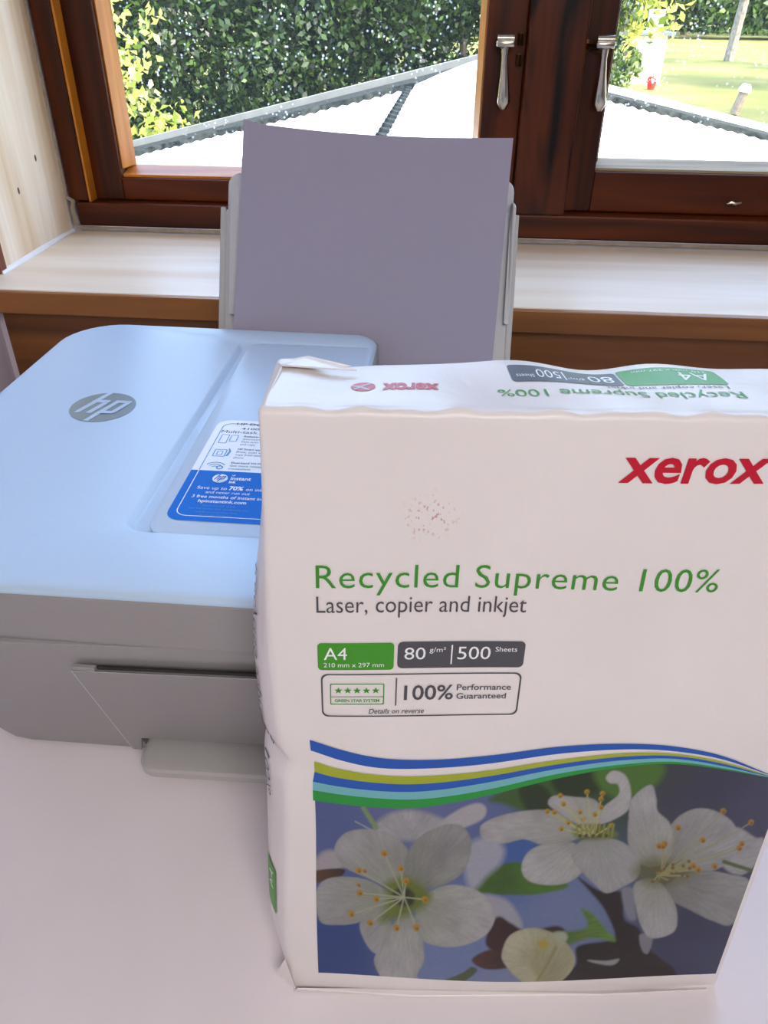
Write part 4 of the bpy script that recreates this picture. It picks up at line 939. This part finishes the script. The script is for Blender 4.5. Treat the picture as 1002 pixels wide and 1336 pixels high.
LM = [leaf_mat('hedge_leaf', '0c1607', '3e5a1c', .3), leaf_mat('yellow_green_leaf', '5c7a1c', 'd0cc70', .45), leaf_mat('distant_leaf', '263a1c', '5e7a34', .35), leaf_mat('pale_bush_leaf', '34521c', '8c9c58', .4)]
def trunk(parts, m, root, org):
    b = MB()
    for pts, rad in parts: b.tube(pts, rad, 9)
    return b.build('trunk', m, root, org, True)
def shrub(name, label, cat, base, w, d, h, nb, nl, size, m, group=None, z0=.3):
    bx, by = base; rt = empty(name, (bx, by, GZ), label, cat, group); org = (bx, by, GZ)
    cs = []; rs = []
    for k in range(nb):
        u = rng.random(3); cs.append((bx + (u[0] - .5) * w, by + (u[1] - .5) * d, GZ + z0 + u[2] * (h - z0) * (1 - .25 * abs(u[0] - .5)))); rs.append(.28 + .34 * rng.random())
    rs = np.array(rs) * min(1.6, max(.5, w / 2.6)); P, D = blobs(cs, rs, nl); P[:, 2] = np.maximum(P[:, 2], GZ + .15)
    leaves('foliage', P, D, size, m, rt, org)
    trunk([([(bx, by, GZ + .001), (bx + .05, by, GZ + .5 * h), (bx - .03, by + .02, GZ + .85 * h)], [.09, .06, .02])] + [([(bx, by, GZ + .3), (bx + a * w * .3, by + .1, GZ + .6 * h)], [.05, .015]) for a in (-1, .6, 1)], M_BARK, rt, org)
    return rt
hg = empty('hedge', (-2.2, 9.0, GZ), 'tall dense dark green leafy hedge behind the left pane', 'hedge')
cs = []; rs = []
for k in range(560):
    u = rng.random(3); x = -7.2 + 8.6 * u[0]; cs.append((x, 9.0 + .09 * x + 1.0 * (u[1] - .5), GZ + .2 + 3.3 * u[2])); rs.append(.26 + .26 * rng.random())
P, D = blobs(cs, np.array(rs), 220000); P[:, 2] = np.maximum(P[:, 2], GZ + .15)
leaves('foliage', P, D, .066, LM[0], hg, (-2.2, 9.0, GZ))
for k in range(9):
    x = -6.6 + k * .95; o_ = MB().tube([(x, 9.0 + .09 * x, GZ + .001), (x + .06, 9.0 + .09 * x, GZ + 1.4), (x - .04, 9.02 + .09 * x, GZ + 2.9)], [.08, .06, .02], 8).build('stem', M_BARK, hg, (-2.2, 9.0, GZ), True)
shrub('young_shrub', 'sunlit yellow-green shrub at the left edge of the left pane', 'bush', (-1.88, 4.5), 0.66, .5, 2.7, 40, 4200, .055, LM[1])
shrub('flowering_bush', 'loose bush with pale glossy leaves right of the center post', 'bush', (3.35, 21.0), 1.6, 1.3, 1.75, 40, 4800, .15, LM[3])
def tree(name, label, base, hh, r, cr, nl, size, m, bark, lean=(0, 0), group=None, crown0=.35, nb=26):
    bx, by = base; rt = empty(name, (bx, by, GZ), label, 'tree', group); org = (bx, by, GZ)
    top = (bx + lean[0] * hh, by + lean[1] * hh, GZ + hh * .9)
    mid = (bx + lean[0] * hh * .45, by, GZ + hh * .45)
    br = []
    for k in range(6):
        a = rng.random() * 6.28; t = .45 + .08 * k; p = (bx + lean[0] * hh * t, by + lean[1] * hh * t, GZ + hh * t * .9)
        br.append(([p, (p[0] + math.cos(a) * cr * .6, p[1] + math.sin(a) * cr * .6, p[2] + hh * .1)], [r * .4, r * .12]))
    trunk([([(bx, by, GZ + .001), mid, top], [r, r * .75, r * .2])] + br, bark, rt, org)
    cs = []; rs = []
    for k in range(nb):
        a = rng.random() * 6.28; q = math.sqrt(rng.random()) * cr * .8; t = crown0 + (1 - crown0) * rng.random()
        cs.append((bx + lean[0] * hh * t + math.cos(a) * q, by + math.sin(a) * q, GZ + hh * t)); rs.append(cr * (.25 + .25 * rng.random()))
    P, D = blobs(cs, np.array(rs), nl); P[:, 2] = np.maximum(P[:, 2], GZ + .65); leaves('foliage', P, D, size, m, rt, org)
    return rt
tree('birch_tree', 'slender leaning pale-barked tree standing alone on the lawn', (14.25, 48.0), 14, .26, 3.2, 5000, .3, LM[3], M_BIRCH, (.05, 0), None, .45)
tree('leafy_tree', 'near tree whose bright leaf sprays hang right of the center post', (1.35, 12.3), 3.9, .10, 1.1, 5200, .12, LM[1], M_BARK, (.17, 0), None, .56, 34)
WT = 'woodland tree beyond the sunlit lawn, '
for k, (x, y, t) in enumerate(((8, 88, 'left of and nearest to the outbuilding'), (15, 93, 'rising behind the outbuilding roof'), (21, 86, 'just left of the lone birch'), (27, 95, 'behind the lone birch'), (34, 86, 'first to the right of the lone birch'), (41, 97, 'second to the right of the lone birch'), (48, 88, 'third to the right of the lone birch'), (-1, 90, 'hidden behind the center post'))):
    tree('woodland_tree', WT + t, (x, y), 13 + 4 * rng.random(), .38, 5.2, 5200, .55, LM[2], M_BARK if k % 3 else M_BIRCH, (.03 * rng.normal(), 0), 'woodland trees beyond the lawn', .1, 34)
tk = empty('thicket', (24, 78, GZ), 'long dark green thicket along the foot of the woodland', 'thicket')
cs = [(-4 + 62 * u, 78 + 3 * (v - .5), GZ + .6 + 4.5 * w) for u, v, w in rng.random((150, 3))]
P, D = blobs(cs, np.array([1.2 + 1.2 * rng.random() for _ in cs]), 26000); P[:, 2] = np.maximum(P[:, 2], GZ + .6)
leaves('foliage', P, D, .55, LM[2], tk, (24, 78, GZ))
for k in range(12):
    x = -2 + k * 5.0; MB().tube([(x, 78, GZ), (x + .2, 78, GZ + 2.2), (x - .1, 78, GZ + 4.2)], [.12, .09, .03], 8).build('stem', M_BARK, tk, (24, 78, GZ), True)
GTL = 'broad garden tree shading the lawn from the right, '
for k, (x, y, t) in enumerate(((13.8, 33, 'level with the outbuilding'), (20.5, 34.5, 'furthest right'), (11.9, 22.4, 'level with the bollard'), (21.5, 43.0, 'furthest back'))):     # they throw the shade across the lawn
    tree('garden_tree', GTL + t, (x, y), 8.5 + .5 * rng.random(), .3, 2.7, 4600, .36, LM[2], M_BARK, (0, 0), 'garden trees at the right of the lawn', .52)
# bollard, outbuilding, flower pot
M_POST = plain('weathered_post', '8a7a68', 0.9, var=0.25, nscale=8)
bo_ = empty('bollard', (7.85, 24.4, GZ), 'short weathered wooden bollard on the lawn at the right', 'post')
MB().tube([(7.72, 24.4, GZ + .02), (7.85, 24.4, GZ + .56)], [.13, .12], 12).build('post', M_POST, bo_, (7.85, 24.4, GZ))
MB().tube([(7.85, 24.4, GZ + .56), (7.86, 24.4, GZ + .62), (7.88, 24.4, GZ + .76)], [.17, .18, .10], 12).build('cap', M_CAP, bo_, (7.85, 24.4, GZ))
M_WHITE = plain('white_render', 'eeeae4', 0.8, var=0.04, nscale=4)
M_SLATE = plain('slate_roof', '6b7682', 0.8, var=0.1, nscale=4)
ob = empty('outbuilding', (6.6, 33.8, GZ), 'small white outbuilding with flat grey roof half hidden by the bush', 'building'); oo = (6.6, 33.8, GZ)
box('wall', (5.6, 33.5, GZ + .001), (7.62, 35.2, GZ + 1.55), M_WHITE, ob, oo)
box('roof_slab', (5.4, 33.3, GZ + 1.553), (7.85, 35.4, GZ + 1.68), M_SLATE, ob, oo, bev=.02)
box('chimney', (7.0, 34.0, GZ + 1.683), (7.5, 34.5, GZ + 2.35), M_WHITE, ob, oo, bev=.02)
M_TERRA = plain('red_flower', 'c8301c', 0.7)
fp = empty('flower_pot', (6.9, 31.5, GZ), 'red flower pot in front of the white outbuilding', 'flower pot')
MB().tube([(6.9, 31.5, GZ + .002), (6.9, 31.5, GZ + .20), (6.9, 31.5, GZ + .23)], [.12, .16, .17], 14).build('pot', M_TERRA, fp, (6.9, 31.5, GZ))
P, D = blobs([(6.9, 31.5, GZ + .30), (6.82, 31.5, GZ + .28)], np.array([.14, .10]), 160); leaves('flowers', P, D, .08, M_TERRA, fp, (6.9, 31.5, GZ))
